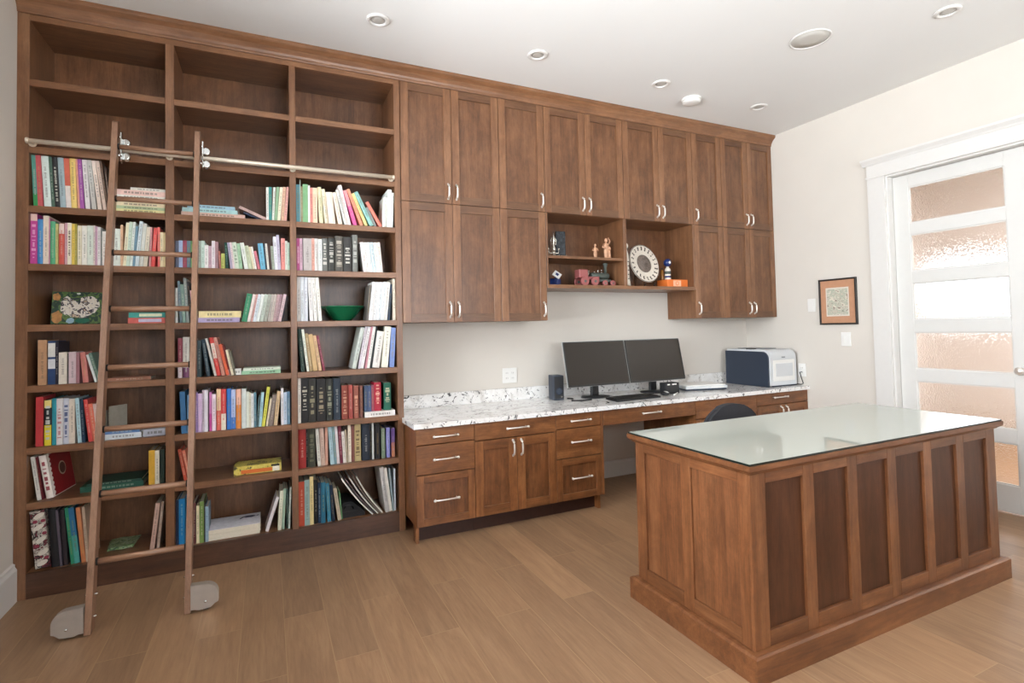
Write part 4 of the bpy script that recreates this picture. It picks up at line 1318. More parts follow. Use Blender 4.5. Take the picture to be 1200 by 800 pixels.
def loose(nm, col, x, y, z, t, h, depth, lab, opts='', rz=0, ry=0, rx=0, group=None):
    o = make_book(col, t, h, depth, opts, rnd); o.location = (x, y, z)
    o.rotation_euler = (rx, ry, rz); tag(o, lab, 'book', group); return o
# books standing on the white flat one
zz = STK[('3', 7)]
for i, (nm, col, t, h) in enumerate((('slate', '40506a', .019, .165), ('blue grey', '4a5878', .024, .165), ('mauve', '9a5060', .015, .166), ('red', 'a8283c', .044, .182), ('dark green', '1f5c4a', .046, .176))):
    x = (1.702, 1.7225, 1.748, 1.7645, 1.826)[i]
    loose(nm, col, x, YF+.03, zz, t, h, .13, '%s book standing on the flat white book, right bay, seventh shelf' % nm, 'title=e0c8a8' if i > 2 else '', group='books standing on the flat white book')
# navy and slate books lying under / leaning on the middle bay third shelf
z = SHELF[3]
b = loose('navy', '26324a', 1.001+.105, YF+.03, z+.0006, .009, .10, .16, 'dark navy book slumped under the pinkish one, middle bay, third shelf', '', ry=math.radians(-68))
b.location = (1.1120, YF+.035, z+.0006)
b = loose('pinkish', 'c4a49c', 1.15, YF+.03, z+.0006, .016, .158, .17, 'pinkish grey book leaning low against the flat stack, middle bay, third shelf', '', ry=math.radians(-66))
b.location = (1.1400, YF+.03, z+.0006)

# picture book facing outwards
T = thing('picture_book', 'large illustrated book facing outward on the fifth shelf of the left bay', 'book', (.20, -.2, SHELF[5]))
rm = Matrix.Translation((.20, -.19, SHELF[5]+.005)) @ Matrix.Rotation(math.radians(-11), 4, 'X') @ Matrix.Rotation(math.radians(4), 4, 'Z')
M['jungle'] = print_mat('leafy_dark_print', ['1c3326', '23422f', '5d7a3a', '2a3a3a'], 30, 3)
b = B('jungle'); b.box(-.107, .107, -.006, 0, 0, .178, mt=rm); b.box(-.107, .107, .014, .017, 0, .178, mt=rm); b.box(-.107, -.1045, 0, .014, 0, .178, mt=rm); b.build('cover', T)
B('paper').box(-.104, .104, 0, .014, .003, .175, mt=rm).build('page_block', T)
rmc = rm
def blob(b, cx, cz, rx, rz, seed, n=14, amp=.18, off=-.0068, th=.001):
    r = random.Random(seed); pts = []
    for k in range(n):
        a = 2*PI*k/n; f = 1+r.uniform(-amp, amp); pts.append((cx+rx*f*math.cos(a), cz+rz*f*math.sin(a)))
    b.prism(pts, 'y', off, off+th, mt=rmc)
M['figures'] = print_mat('crowded_animal_print', ['f0eae0', 'e6dccb', 'efe8dc', '3b3440', 'cfb59a'], 34, 1)
for q in ((-.035, .098, .036, .052, 2, 14, .18, -.0068), (.05, .10, .048, .05, 5, 14, .18, -.007), (.012, .055, .05, .022, 6, 14, .18, -.0072)):
    b = B('figures'); blob(b, *q); b.build('cover_art', T)
tawny = plain('tawny_print', 'c0884e', .5, var=.25, scale=60)
for q in ((-.082, .036, .022, .036, 8), (-.088, .148, .017, .022, 9)):
    b = B(tawny); blob(b, *q); b.build('cover_art', T)
for c_, q, f_ in (('1d6b52', (.028, .018, .032, .014, 12), -.0074), ('9fbfd0', (-.025, .016, .018, .016, 13), -.0076), ('e9efe0', (.005, .168, .009, .005, 14), -.0072)):
    b = B(cover(c_)); blob(b, *q, off=f_); b.build('cover_art', T)

# patterned box file at the bottom left
T = thing('magazine_box', 'wide box covered in red, black and white patterned paper, left bay, bottom shelf', 'box file', (.09, YF+.03, SHELF[9]))
ang = math.radians(-5)
rmc = Matrix.Translation((.078, YF+.03, SHELF[9]+.0066)) @ Matrix.Rotation(ang, 4, 'Y')
M['pattern'] = print_mat('patterned_paper', ['20181a', '7a2a38', '241c1e', 'c8bfb2', '8f8a80', '702634'], 26, 6)
b = B('pattern'); w = .059; hh = .288
b.box(0, w, 0, .003, 0, hh, mt=rmc); b.box(0, .003, .003, .24, 0, hh, mt=rmc); b.box(w-.003, w, .003, .24, 0, hh, mt=rmc); b.box(.003, w-.003, .237, .24, 0, hh, mt=rmc); b.box(.003, w-.003, .003, .237, 0, .003, mt=rmc)
b.build('box', T)
for k, (cx, cz, tl) in enumerate(((.036, .262, .5), (.03, .205, .5), (.034, .142, .55), (.038, .078, .5), (.03, .025, .4))):
    pts = []
    for i in range(12):
        a = 2*PI*i/12; u, v = .024*math.cos(a), .012*math.sin(a)
        pts.append((cx+u*math.cos(tl)-v*math.sin(tl), cz+u*math.sin(tl)+v*math.cos(tl)))
    b = B(cover('d9d2c6')); b.prism(pts, 'y', -.0008, 0, mt=rmc); b.build('printed_oval', T)
for k, (cx, cz) in enumerate(((.018, .235), (.05, .172), (.016, .112), (.048, .048), (.05, .285-.05))):
    pts = [(cx+.011*math.cos(2*PI*i/6), cz+.009*math.sin(2*PI*i/6)) for i in range(6)]
    b = B(cover('8a3446')); b.prism(pts, 'y', -.0007, 0, mt=rmc); b.build('printed_flower', T)
B('paper').box(.006, w-.006, .006, .23, .004, hh-.03, mt=rmc).build('papers', T)

# red album with the round emblem
t, h, dp = .030, .222, .24
T = make_book('efe6de', t, h, dp, 'title=8a2430', random.Random(3)); T.name = 'photo_album'; ORG[T.name] = Vector((0, 0, 0))
a8 = math.radians(-4.5); T.location = (.1145, YF+.05, SHELF[8]+.0006); T.rotation_euler = (0, math.radians(-9), math.radians(-7))
tag(T, 'red album with white scalloped spine and round emblem, left bay, eighth shelf', 'album')
b = B(cover('8c2024')); b.box(t, t+.0014, .022, dp-.004, .004, h-.004)
pts = []
for i in range(11):
    pass
b.build('front_cover', T)
b = B(cover('f0e8e0'))
for i in range(9):
    z = .012+i*.0245
    b.prism([(.012+.016*math.sin(PI*k/6), z+.010-.010*math.cos(PI*k/6)) for k in range(7)], 'x', t+.0012, t+.0022)
b.build('scalloped_edge', T)
b = B(cover('b9a48c')); b.lathe([(.036, t+.0012), (.036, t+.0022)], (0, .13, .125), 24, None, 'x'); b.use(cover('5d3a30')); b.lathe([(.029, t+.002), (.029, t+.003)], (0, .13, .125), 24, None, 'x'); b.build('emblem', T)

# marbled notebooks on the flat pile
loose('m', '6f6b64', .352, YF+.06, STK[('1', 7)]+.0006, .012, .105, .08, 'short grey marbled notebook on the flat pile, left bay, seventh shelf', '', rz=math.radians(-30))
loose('m', '8d887d', .374, YF+.04, STK[('1', 7)]+.0006, .007, .128, .10, 'taller marbled notebook with white spine on the flat pile, left bay', '', rz=math.radians(-38))
# leaflet on the bottom shelf
b = B(print_mat('green_leaflet_print', ['35513c', '6f8f5a', '9fb08a', '3e6a5a'], 30, 9)); r = random.Random(5)
pts = [(0, 0), (.03, .006), (.06, -.002), (.115, .01), (.12, .16), (.07, .155), (.03, .165), (-.02, .15)]
zf = SHELF[9]+.0006
for k in range(3):
    b.prism([(.345+p[0]+k*.003, -.215+p[1]+k*.004) for p in pts], 'z', zf+k*.0042, zf+k*.0042+.004)
o = b.build('leaflet', None, (.40, -.13, zf)); tag(o, 'thin green printed leaflets lying on the left bay bottom shelf', 'leaflet')
# pile of paper
T = thing('paper_stack', 'thick pile of white paper with a dark drawing on top, middle bay', 'paper', (.96, YF+.13, SHELF[9]))
b = B('paper'); r = random.Random(4); z = SHELF[9]+.0006
for k in range(12):
    dx, dy = r.uniform(-.003, .003), r.uniform(-.003, .003)
    b.box(.826+dx, 1.098+dx, YF+.04+dy, YF+.25+dy, z, z+.0047); z += .0047
b.build('sheets', T)
b = B(cover('e4e2e8')); b.box(.826, 1.098, YF+.04, YF+.25, z, z+.001); b.build('top_sheet', T)
b = B(cover('2c3458')); 
rmc = Matrix.Identity(4)
for k, pt in enumerate(([(1.0, -.16), (1.03, -.145), (1.06, -.15), (1.075, -.17), (1.05, -.185), (1.02, -.18)], [(1.075, -.165), (1.088, -.155), (1.09, -.165), (1.078, -.175)], [(.985, -.185), (1.0, -.16), (1.01, -.17), (.99, -.195)])):
    b.prism(pt, 'z', z+.001, z+.0014)
b.build('printed_drawing', T)
# yellow box
T = thing('yellow_box', 'flat yellow and black printed box on the middle bay eighth shelf', 'box', (1.09, -.22, SHELF[8]))
M['yel'] = print_mat('yellow_box_print', ['cdb84e', 'd8c868', 'cdbb52', '5a5230'], 34, 2)
zf = SHELF[8]+.0006
B('yel').prism([(.962, YF+.05), (1.215, YF+.045), (1.218, YF+.19), (.985, YF+.20), (.966, YF+.16)], 'z', zf, zf+.048).build('lid', T)
b = B('orange'); b.box(1.0, 1.165, YF+.0435, YF+.05, zf+.006, zf+.026); b.use(cover('f0ead8')); b.box(1.168, 1.205, YF+.0432, YF+.05, zf+.004, zf+.03); b.use('black'); b.box(1.16, 1.205, YF+.043, YF+.05, zf+.032, zf+.042); b.build('printed_label', T)
b = B('black')
for k in range(10):
    x = 1.03+k*.011; b.prism([(x, YF+.07), (x+.004, YF+.07), (x+.01, YF+.12), (x+.006, YF+.12)], 'z', zf+.048, zf+.0485)
b.build('printed_stripes', T)
# black bag under the magazines
T = thing('laptop_bag', 'black padded bag lying behind the fanned magazines, right bay bottom shelf', 'bag', (1.6, -.25, SHELF[9]))
zf = SHELF[9]+.0006
b = B(plain('black_nylon', '141416', .75, var=.2, scale=120))
b.prism([(1.560, zf), (1.70, zf), (1.702, zf+.02), (1.632, zf+.086), (1.618, zf+.094), (1.575, zf+.098), (1.565, zf+.09), (1.558, zf+.07)], 'y', YF+.05, -.1)
b.build('body', T)
b = B('black'); b.tube([(1.575, YF+.051, zf+.055), (1.58, YF+.043, zf+.075), (1.60, YF+.041, zf+.08), (1.625, YF+.043, zf+.068), (1.63, YF+.051, zf+.05)], .004, 8); b.build('handle', T)
B('bezel').box(1.56, 1.66, YF+.0485, YF+.0505, zf+.035, zf+.038).build('zip', T)
# green bowl
b = B('bowl'); cx, cy, z = 1.591, -.2, SHELF[5]+.0006
b.lathe([(.052, z), (.058, z+.004), (.075, z+.02), (.108, z+.062), (.136, z+.088), (.143, z+.092), (.141, z+.096), (.134, z+.093), (.102, z+.064), (.07, z+.026), (.03, z+.012), (.001, z+.011)], (cx, cy, 0), 36)
o = b.build('bowl', None, (cx, cy, z)); tag(o, 'wide dark green ceramic bowl on the fifth shelf of the right bay', 'bowl')

# ------------------------------------------------------------------ niche ornaments
zn, zm = 1.6126, 1.8326
T = thing('figurine', 'silver and white ornament on a round foot at the niche left end', 'figurine', (3.15, -.25, zm))
b = B('silver'); b.lathe([(.03, zm), (.034, zm+.008), (.02, zm+.016), (.008, zm+.022), (.006, zm+.04), (.014, zm+.05), (.02, zm+.062), (.012, zm+.08), (.006, zm+.1), (.012, zm+.12), (.016, zm+.135), (.008, zm+.16), (.004, zm+.2)], (3.16, -.25, 0), 18); b.build('stem', T)
b = B('silver')
for s in (-1, 1):
    b.tube([(3.16, -.25, zm+.05), (3.16+s*.02, -.25, zm+.03), (3.16+s*.042, -.25, zm+.035), (3.16+s*.047, -.25, zm+.06)], .004); b.tube([(3.16, -.25, zm+.11), (3.16+s*.018, -.25, zm+.1), (3.16+s*.025, -.25, zm+.13), (3.16+s*.012, -.25, zm+.16)], .0035)
    b.ball((3.16+s*.047, -.25, zm+.066), .008)
b.build('scroll', T)
T = thing('glass_plaque', 'dark etched glass plaque on a silver base, beside the silver ornament', 'plaque', (3.245, -.21, zm))
rr = Matrix.Translation((3.25, -.2, zm)) @ Matrix.Rotation(math.radians(-8), 4, 'Z')
B('crystal').box(-.042, .042, -.012, .012, .024, .215, .004, mt=rr).build('plaque', T)
b = B('silver'); b.box(-.05, .05, -.022, .022, .0005, .024, .004, mt=rr); b.build('base', T)
def idol(cx, cy, z, h, label, tall):
    T = thing('figurine', label, 'figurine', (cx, cy, z), None)
    b = B('tan'); s = h
    b.lathe([(.16*s, z), (.16*s, z+.03*s), (.10*s, z+.05*s), (.11*s, z+.2*s), (.13*s, z+.34*s), (.11*s, z+.48*s), (.14*s, z+.62*s), (.12*s, z+.72*s), (.05*s, z+.77*s), (.045*s, z+.8*s)], (cx, cy, 0), 18, Matrix.Diagonal(Vector((1, .75, 1))).to_3x3())
    b.ball((cx, cy, z+.885*s), .085*s, (.9, .95, 1.25)); b.build('body', T)
    b = B('tan'); b.tube([(cx-.12*s, cy, z+.7*s), (cx-.22*s, cy-.04*s, z+.55*s), (cx-.12*s, cy-.12*s, z+.5*s)], [.045*s, .04*s, .03*s]); b.build('arm', T)
    b = B('tan')
    if tall: b.tube([(cx+.12*s, cy, z+.7*s), (cx+.2*s, cy-.03*s, z+.85*s), (cx+.1*s, cy-.04*s, z+1.0*s)], [.045*s, .04*s, .03*s])
    else: b.tube([(cx+.12*s, cy, z+.7*s), (cx+.22*s, cy-.04*s, z+.55*s), (cx+.1*s, cy-.12*s, z+.58*s)], [.045*s, .04*s, .03*s])
    b.build('arm', T)
    if tall:
        b = B('tan'); b.ball((cx+.12*s, cy-.06*s, z+.5*s), .08*s, (1, 1, 1.3)); b.lathe([(.09*s, z+.02*s), (.07*s, z+.3*s), (.05*s, z+.44*s)], (cx+.13*s, cy-.05*s, 0), 12); b.build('small_figure', T)
idol(3.545, -.25, zm, .125, 'smaller pale carved figurine in the left niche', False)
idol(3.655, -.245, zm, .178, 'taller pale carved figurine with a raised arm, next to the niche divider', True)
T = thing('trinket_box', 'small navy cube with a tilted white top in the lower left niche', 'trinket box', (3.175, -.25, zn))
rr = Matrix.Translation((3.175, -.24, zn)) @ Matrix.Rotation(math.radians(42), 4, 'Z')
b = B('blue'); b.box(-.034, .034, -.034, .034, .0005, .055, .003, mt=rr); b.build('box', T)
rt = Matrix.Translation((3.172, -.272, zn+.083)) @ Matrix.Rotation(math.radians(55), 4, 'X') @ Matrix.Rotation(math.radians(45), 4, 'Z')
b = B('white'); b.box(-.031, .031, -.031, .031, -.003, .004, .001, mt=rt); b.build('lid', T)
b = B('blue'); b.box(-.012, .012, -.012, .012, .004, .007, mt=rt); b.build('lid_emblem', T)
b = B('blue'); b.tube([(3.175, -.24, zn+.05), (3.173, -.265, zn+.08)], .01); b.build('lid_support', T)
T = thing('model_tractor', 'toy red and grey steam engine with four red wheels in the lower niche', 'toy engine', (3.54, -.24, zn))
cy = -.24
def wheel(x, y, r, w):
    b = B('pinkred'); b.lathe([(r*.8, -w/2), (r, -w/2), (r, w/2), (r*.8, w/2)], (x, y, zn+r), 22, None, 'y')
    q = b.build('wheel', T)
    b = B('modelgrey'); b.lathe([(r*.3, -w*.7), (r*.35, 0), (r*.3, w*.7)], (x, y, zn+r), 12, None, 'y'); b.build('hub', q)
for x, r in ((3.41, .036), (3.505, .036), (3.6, .023), (3.675, .023)):
    for y in (-.295, -.195): wheel(x, y, r, .016)
b = B('pinkred'); b.box(3.37, 3.45, -.283, -.207, zn+.065, zn+.13, .004); b.box(3.45, 3.56, -.28, -.21, zn+.05, zn+.075, .003); b.build('cab', T)
b = B('modelgrey'); b.lathe([(.022, 3.5), (.026, 3.51), (.026, 3.66), (.02, 3.67)], (0, cy, zn+.085), 18, None, 'x'); b.box(3.5, 3.68, -.27, -.21, zn+.035, zn+.055, .002); b.build('boiler', T)
b = B('modelgrey'); b.lathe([(.012, zn+.1), (.013, zn+.165), (.022, zn+.182), (.02, zn+.19)], (3.645, cy, 0), 14); b.build('chimney', T)
for x, hh in ((3.475, .12), (3.53, .115), (3.565, .125), (3.6, .13)):
    b = B('silver'); b.tube([(x, cy-.01, zn+.08), (x, cy-.01, zn+hh)], .003); b.ball((x, cy-.01, zn+hh), .007); b.build('valve', T)

T = thing('figurine', 'slender white figurine standing left of the round plate', 'figurine', (3.845, -.26, zn))
b = B('cream'); b.lathe([(.03, zn), (.032, zn+.02), (.026, zn+.06), (.022, zn+.16), (.024, zn+.22), (.019, zn+.27), (.01, zn+.295), (.009, zn+.31)], (3.835, -.27, 0), 18, Matrix.Diagonal(Vector((1, .8, 1))).to_3x3()); b.build('body', T)
b = B('cream'); b.ball((3.83, -.27, zn+.335), .024, (.9, .9, 1.15)); b.build('head', T)
b = B('glyph')
for k in range(5): b.box(3.829, 3.84, -.297, -.294, zn+.06+k*.035, zn+.068+k*.035)
b.build('painted_mark', T)

T = thing('decorative_plate', 'round cream plate with dark glyph border and brown centre on a stand', 'plate', (4.04, -.22, zn))
R = .168
rr = Matrix.Translation((4.035, -.245, zn+.036+R*.97)) @ Matrix.Rotation(math.radians(7), 4, 'Z') @ Matrix.Rotation(math.radians(-14), 4, 'X')
def disc(b, prof): 
    b.lathe(prof, (0, 0, 0), 40, None, 'y'); return b
def place(b): bmesh.ops.transform(b.bm, matrix=rr, verts=b.bm.verts); return b
b = B('cream'); disc(b, [(.06, .016), (R*.8, .012), (R, -.004), (R, -.009), (R*.97, -.010), (R*.62, -.001), (.05, .001)]); place(b).build('dish', T)
b = B('glyph'); b.lathe([(R*.99, -.0095), (R*.98, -.0112), (R*.965, -.0112), (R*.96, -.0095)], (0, 0, 0), 40, None, 'y', False); place(b).build('rim_line', T)
r = random.Random(8)
for k in range(20):
    a = 2*PI*k/20; q = Matrix.Rotation(a, 4, 'Y') @ Matrix.Translation((0, -.0085, R*.8)) @ Matrix.Rotation(math.radians(14), 4, 'X')
    b = B('glyph'); b.box(-.006, .006, -.001, .0015, -.016, -.008, mt=q); b.box(-.002+r.uniform(-.003, .003), .002+r.uniform(-.003, .003)+.002, -.001, .0015, -.008, .014, mt=q); b.box(-.008, .004, -.001, .0015, .008, .014, mt=q)
    place(b).build('glyph', T)
b = B('relief'); b.lathe([(R*.47, -.003), (R*.47, -.006), (R*.42, -.010), (.03, -.008), (.026, -.013), (.001, -.014)], (0, 0, 0), 32, None, 'y'); place(b).build('centre_relief', T)
b = B('black')
for s in (-.05, .05): b.tube([(4.045+s, -.31, zn+.03), (4.045+s, -.30, zn+.012), (4.045+s, -.29, zn+.0045), (4.045+s, -.17, zn+.0045), (4.045+s, -.17, zn+.12)], .004)
b.tube([(3.995, -.17, zn+.1), (4.095, -.17, zn+.1)], .003); b.build('stand', T)

T = thing('orange_box', 'flat orange box with a pale printed label at the niche right end', 'box', (4.345, -.25, zn))
rr = Matrix.Identity(4)
B('orange').box(4.235, 4.462, -.30, -.17, zn+.0005, zn+.066, .002).build('box', T)
b = B('salmon'); b.box(4.30, 4.385, -.3008, -.2995, zn+.008, zn+.058); b.build('label', T)
b = B('orange'); b.lathe([(.018, -.3016), (.018, -.3006)], (4.3425, 0, zn+.033), 18, None, 'y'); b.use('salmon'); b.lathe([(.013, -.302), (.013, -.3014)], (4.3425, 0, zn+.033), 18, None, 'y'); b.build('printed_emblem', T)
zb = zn+.0666
T = thing('bottle', 'small white printed bottle with a round blue stopper on the orange box', 'bottle', (4.295, -.235, zb))
b = B('cream'); b.lathe([(.024, zb), (.026, zb+.004), (.026, zb+.085), (.02, zb+.1), (.011, zb+.108), (.011, zb+.118)], (4.30, -.235, 0), 20); b.build('body', T)
b = B('modelgrey'); b.lathe([(.0265, zb+.05), (.0265, zb+.075)], (4.30, -.235, 0), 20); b.use('blue'); b.lathe([(.0265, zb+.02), (.0265, zb+.035)], (4.30, -.235, 0), 20); b.build('label', T)
b = B('blue'); b.ball((4.30, -.235, zb+.15), .035); b.build('stopper', T)
b = B('white'); b.ball((4.296, -.268, zb+.15), .011, (1, .4, 1.2)); b.build('stopper_emblem', T)
T = thing('bottle', 'small amber bottle beside the blue-stoppered bottle', 'bottle', (4.25, -.21, zb))
b = B('amber'); b.lathe([(.012, zb), (.013, zb+.003), (.013, zb+.075), (.007, zb+.085), (.007, zb+.092)], (4.255, -.215, 0), 14); b.build('body', T)
b = B('black'); b.lathe([(.0085, zb+.092), (.0085, zb+.105)], (4.255, -.215, 0), 12); b.build('cap', T)

# ------------------------------------------------------------------ desk equipment
zd = .7262
def monitor(cx, label, yaw):
    T = thing('monitor', label, 'monitor', (cx, -.25, zd), 'flat monitors on the worktop')
    w, h = .575, .352
    rr = Matrix.Translation((cx, -.30, zd+.10)) @ Matrix.Rotation(math.radians(yaw), 4, 'Z') @ Matrix.Rotation(math.radians(-12), 4, 'X')
    b = B('bezel'); b.box(-w/2, w/2, -.008, .004, 0, .014, .002, mt=rr); b.box(-w/2, w/2, -.008, .004, h-.009, h, .002, mt=rr); b.box(-w/2, -w/2+.009, -.008, .004, .014, h-.009, mt=rr); b.box(w/2-.009, w/2, -.008, .004, .014, h-.009, mt=rr)
    b.box(-w/2+.01, w/2-.01, .0, .018, .008, h-.008, .002, mt=rr); b.box(-.12, .12, .018, .04, .08, .26, .008, mt=rr)
    b.build('casing', T)
    b = B('silverback'); b.box(-w/2-.005, w/2+.005, .003, .008, -.002, h+.005, mt=rr); b.build('edge_trim', T)
    B('screen').box(-w/2+.009, w/2-.009, -.006, -.001, .014, h-.009, mt=rr).build('screen', T)
    b = B('black'); b.box(cx-.035, cx+.035, -.235, -.21, zd+.012, zd+.22, .004); b.build('stand_neck', T)
    b = B('black'); b.lathe([(.11, zd), (.115, zd+.004), (.11, zd+.01), (.04, zd+.016)], (0, 0, 0), 32, Matrix.Diagonal(Vector((1.1, .8, 1))).to_3x3())
    bmesh.ops.translate(b.bm, verts=b.bm.verts, vec=Vector((cx, -.235, 0))); b.build('stand_base', T)
monitor(3.520, 'left flat monitor, switched off, beside the small dark speaker', 0)
monitor(4.108, 'right flat monitor, switched off, nearer the printer', 0)
T = thing('speaker', 'small dark desktop speaker left of the monitors', 'speaker', (3.19, -.2, zd))
rr = Matrix.Translation((3.195, -.18, zd)) @ Matrix.Rotation(math.radians(-6), 4, 'Z')
B('navy').box(-.042, .042, -.05, .06, .0005, .19, .004, mt=rr).build('cabinet', T)
B('black').box(-.038, .038, -.0535, -.05, .012, .182, .001, mt=rr).build('front_panel', T)
b = B('navy'); b.lathe([(.028, -.001), (.03, .001), (.02, .003), (.008, .0015)], (0, 0, 0), 20, Matrix.Rotation(PI, 3, 'Z'), 'y'); bmesh.ops.transform(b.bm, matrix=rr @ Matrix.Translation((0, -.0535, .07)), verts=b.bm.verts); b.build('cone', T)
b = B('silver'); b.lathe([(.005, -.001), (.005, .003)], (0, 0, 0), 12, Matrix.Rotation(PI, 3, 'Z'), 'y'); bmesh.ops.transform(b.bm, matrix=rr @ Matrix.Translation((0.02, -.0535, .025)), verts=b.bm.verts); b.build('dial', T)
T = thing('keyboard', 'black computer keyboard in front of the monitors', 'keyboard', (3.68, -.5, zd))
rr = Matrix.Translation((3.70, -.485, zd)) @ Matrix.Rotation(math.radians(3), 4, 'Z') @ Matrix.Rotation(math.radians(3), 4, 'X')
B('black').box(-.215, .215, -.07, .07, .004, .018, .003, mt=rr).build('base', T)
for r_ in range(5):
    b = B('bezel')
    n = 15 if r_ else 9
    for k in range(n):
        wk = .4/n; b.box(-.2+wk*k+.0012, -.2+wk*(k+1)-.0012, -.058+.024*r_+.001, -.058+.024*(r_+1)-.001, .018, .023, mt=rr)
    b.build('key_row', T)
T = thing('mouse', 'black and silver computer mouse right of the keyboard', 'mouse', (4.02, -.45, zd))
b = B('black'); b.ball((4.03, -.46, zd+.0175), .03, (1, 1.6, .55)); b.build('body', T)
b = B('silverback'); b.ball((4.03, -.47, zd+.024), .02, (.8, 1.7, .6)); b.build('button', T)
T = thing('pen', 'white pen lying on the granite beside the mouse', 'pen', (4.13, -.47, zd))
b = B('white'); b.tube([(4.09, -.50, zd+.006), (4.20, -.42, zd+.006)], .005); b.build('barrel', T); b = B('black'); b.tube([(4.20, -.42, zd+.006), (4.215, -.409, zd+.006)], [.005, .002]); b.build('tip', T)
T = thing('hard_drive', 'black box with small white labels under the right monitor', 'computer box', (4.17, -.33, zd))
B('black').box(4.085, 4.225, -.415, -.335, zd+.0005, zd+.088, .003).build('case', T)
b = B('white'); b.box(4.10, 4.125, -.4162, -.415, zd+.072, zd+.082); b.box(4.15, 4.195, -.4162, -.415, zd+.072, zd+.082); b.build('label', T)
T = thing('scanner', 'flat white and grey device lying between monitors and printer', 'scanner', (4.62, -.28, zd))
rr = Matrix.Translation((4.575, -.27, zd)) @ Matrix.Rotation(math.radians(-14), 4, 'Z')
B('navy').box(-.19, .19, -.13, .13, .0005, .014, .003, mt=rr).build('base', T)
B('printer').box(-.195, .195, -.135, .135, .014, .036, .004, mt=rr).build('body', T)
B('white').box(-.185, .185, -.125, .125, .036, .046, .004, mt=rr).build('lid', T)
B('white').box(.04, .16, -.137, -.134, .02, .031, mt=rr).build('front_panel', T)

T = thing('printer', 'large navy and pale grey laser printer at the right end of the worktop', 'printer', (5.28, -.33, zd))
px0, px1, py0, py1, ph = 5.105, 5.470, -.565, -.09, .325
def roundpts(y0, y1, z0, z1, r, n=8):
    pts = [(y1, z0), (y1, z1)]
    for k in range(n+1):
        a = PI/2+PI/2*k/n; pts.append((y0+r+r*math.cos(a), z1-r+r*math.sin(a)))
    pts.append((y0, z0)); return pts
B('printer').prism(roundpts(py0, py1, zd+.012, zd+ph, .07), 'x', px0+.018, px1-.018).build('body', T)
for x in ((px0, px0+.018), (px1-.018, px1)):
    B('navy').prism(roundpts(py0+.014, py1+.004, zd, zd+ph-.016, .062), 'x', *x).build('side_cover', T)
b = B('white'); b.box(px0+.045, px1-.045, py0-.006, py0, zd+.05, zd+.235, .004); b.build('paper_door', T)
b = B('printer'); b.box(px0+.075, px1-.075, py0-.009, py0-.006, zd+.09, zd+.205, .002); b.build('door_inset', T)
b = B('navy'); b.box(px0+.05, px1-.03, py0+.004, py0+.02, zd+.0005, zd+.012); b.build('base', T)
b = B('printerdark'); b.box(px0+.09, px1-.09, py0+.14, py1-.06, zd+ph, zd+ph+.006, .002); b.build('output_tray', T)
b = B('black'); b.box(px0+.02, px0+.09, py0+.2, py0+.26, zd+ph, zd+ph+.008, .003); b.build('control_panel', T)
b = B('printerdark'); b.box((px0+px1)/2-.022, (px0+px1)/2+.022, py0-.0015, py0+.001, zd+.252, zd+.262); b.build('badge', T)
o = B('black').tube([(XR-.012, -.60, .845), (XR-.04, -.60, .845), (XR-.03, -.605, .80), (XR-.012, -.61, .745), (XR-.0095, -.59, .733), (XR-.0095, -.45, .732), (XR-.0095, -.3, .732)], .004, 8).build('power_cord', None, (XR-.03, -.6, .732)); tag(o, 'black power cord hanging from the socket beside the printer', 'cord')
o = B('black').tube([(3.28, -.20, zd+.005), (3.31, -.24, zd+.005), (3.27, -.29, zd+.005), (3.24, -.33, zd+.005), (3.31, -.37, zd+.005), (3.40, -.36, zd+.005)], .005, 8).build('cable', None, (3.3, -.3, zd)); tag(o, 'short black cable lying between speaker and left monitor', 'cable')

# ------------------------------------------------------------------ framed print
y0, y1, z0, z1 = -1.112, -.792, 1.262, 1.648
T = thing('framed_print', 'small framed print with terracotta mount on the right wall', 'picture', (XR-.012, (y0+y1)/2, (z0+z1)/2))
b = B('frameblack'); X = XR-.0015; fw = .014
b.box(X-.02, X, y0, y1, z0, z0+fw, .002); b.box(X-.02, X, y0, y1, z1-fw, z1, .002); b.box(X-.02, X, y0, y0+fw, z0+fw, z1-fw, .002); b.box(X-.02, X, y1-fw, y1, z0+fw, z1-fw, .002); b.build('frame', T)
B('mat').box(X-.010, X-.002, y0+fw, y1-fw, z0+fw, z1-fw).build('mount', T)
b = B('cream'); b.box(X-.0112, X-.010, y0+.065, y1-.06, z0+.07, z1-.075); b.build('paper_border', T)
M['art'] = print_mat('faded_street_print', ['8f9484', 'c4bcac', 'a9b09e', 'd8d0c0', '8b7f74'], 30, 4)
B('art').box(X-.0122, X-.0112, y0+.075, y1-.07, z0+.082, z1-.087).build('picture', T)

# ------------------------------------------------------------------ office chair
cx, cy = 3.80, -1.12
T = thing('office_chair', 'charcoal office chair tucked between worktop and island, only its back showing', 'chair', (cx, cy, 0))
b = B('chairfab')
ring(b, cx-.20, cx+.20, cy-.17, cy+.2, [(-.03, .40), (.01, .415), (.025, .44), (.01, .465), (-.03, .478), (-.15, .483)])
b.smooth = True; b.build('seat', T)
B('chairfab').box(cx-.165, cx+.165, cy-.14, cy+.17, .405, .477, .01).build('seat_cushion', T)
b = B('chairfab'); pts = []
W, Z0, Z1 = .25, .47, .785
for k in range(17):
    a = PI*k/16; pts.append((cx+W*math.cos(a), Z0+.10+(Z1-Z0-.10)*math.sin(a)**.8 if 0 < k < 16 else Z0+.10))
pts += [(cx-W*.9, Z0+.02), (cx-W*.6, Z0), (cx+W*.6, Z0), (cx+W*.9, Z0+.02)]
b.prism(pts, 'y', cy-.235, cy-.19)
bmesh.ops.bevel(b.bm, geom=[e for e in b.bm.edges if len(e.link_faces) == 2 and max(len(f.verts) for f in e.link_faces) > 4], offset=.012, segments=3, affect='EDGES')
b.build('backrest', T)
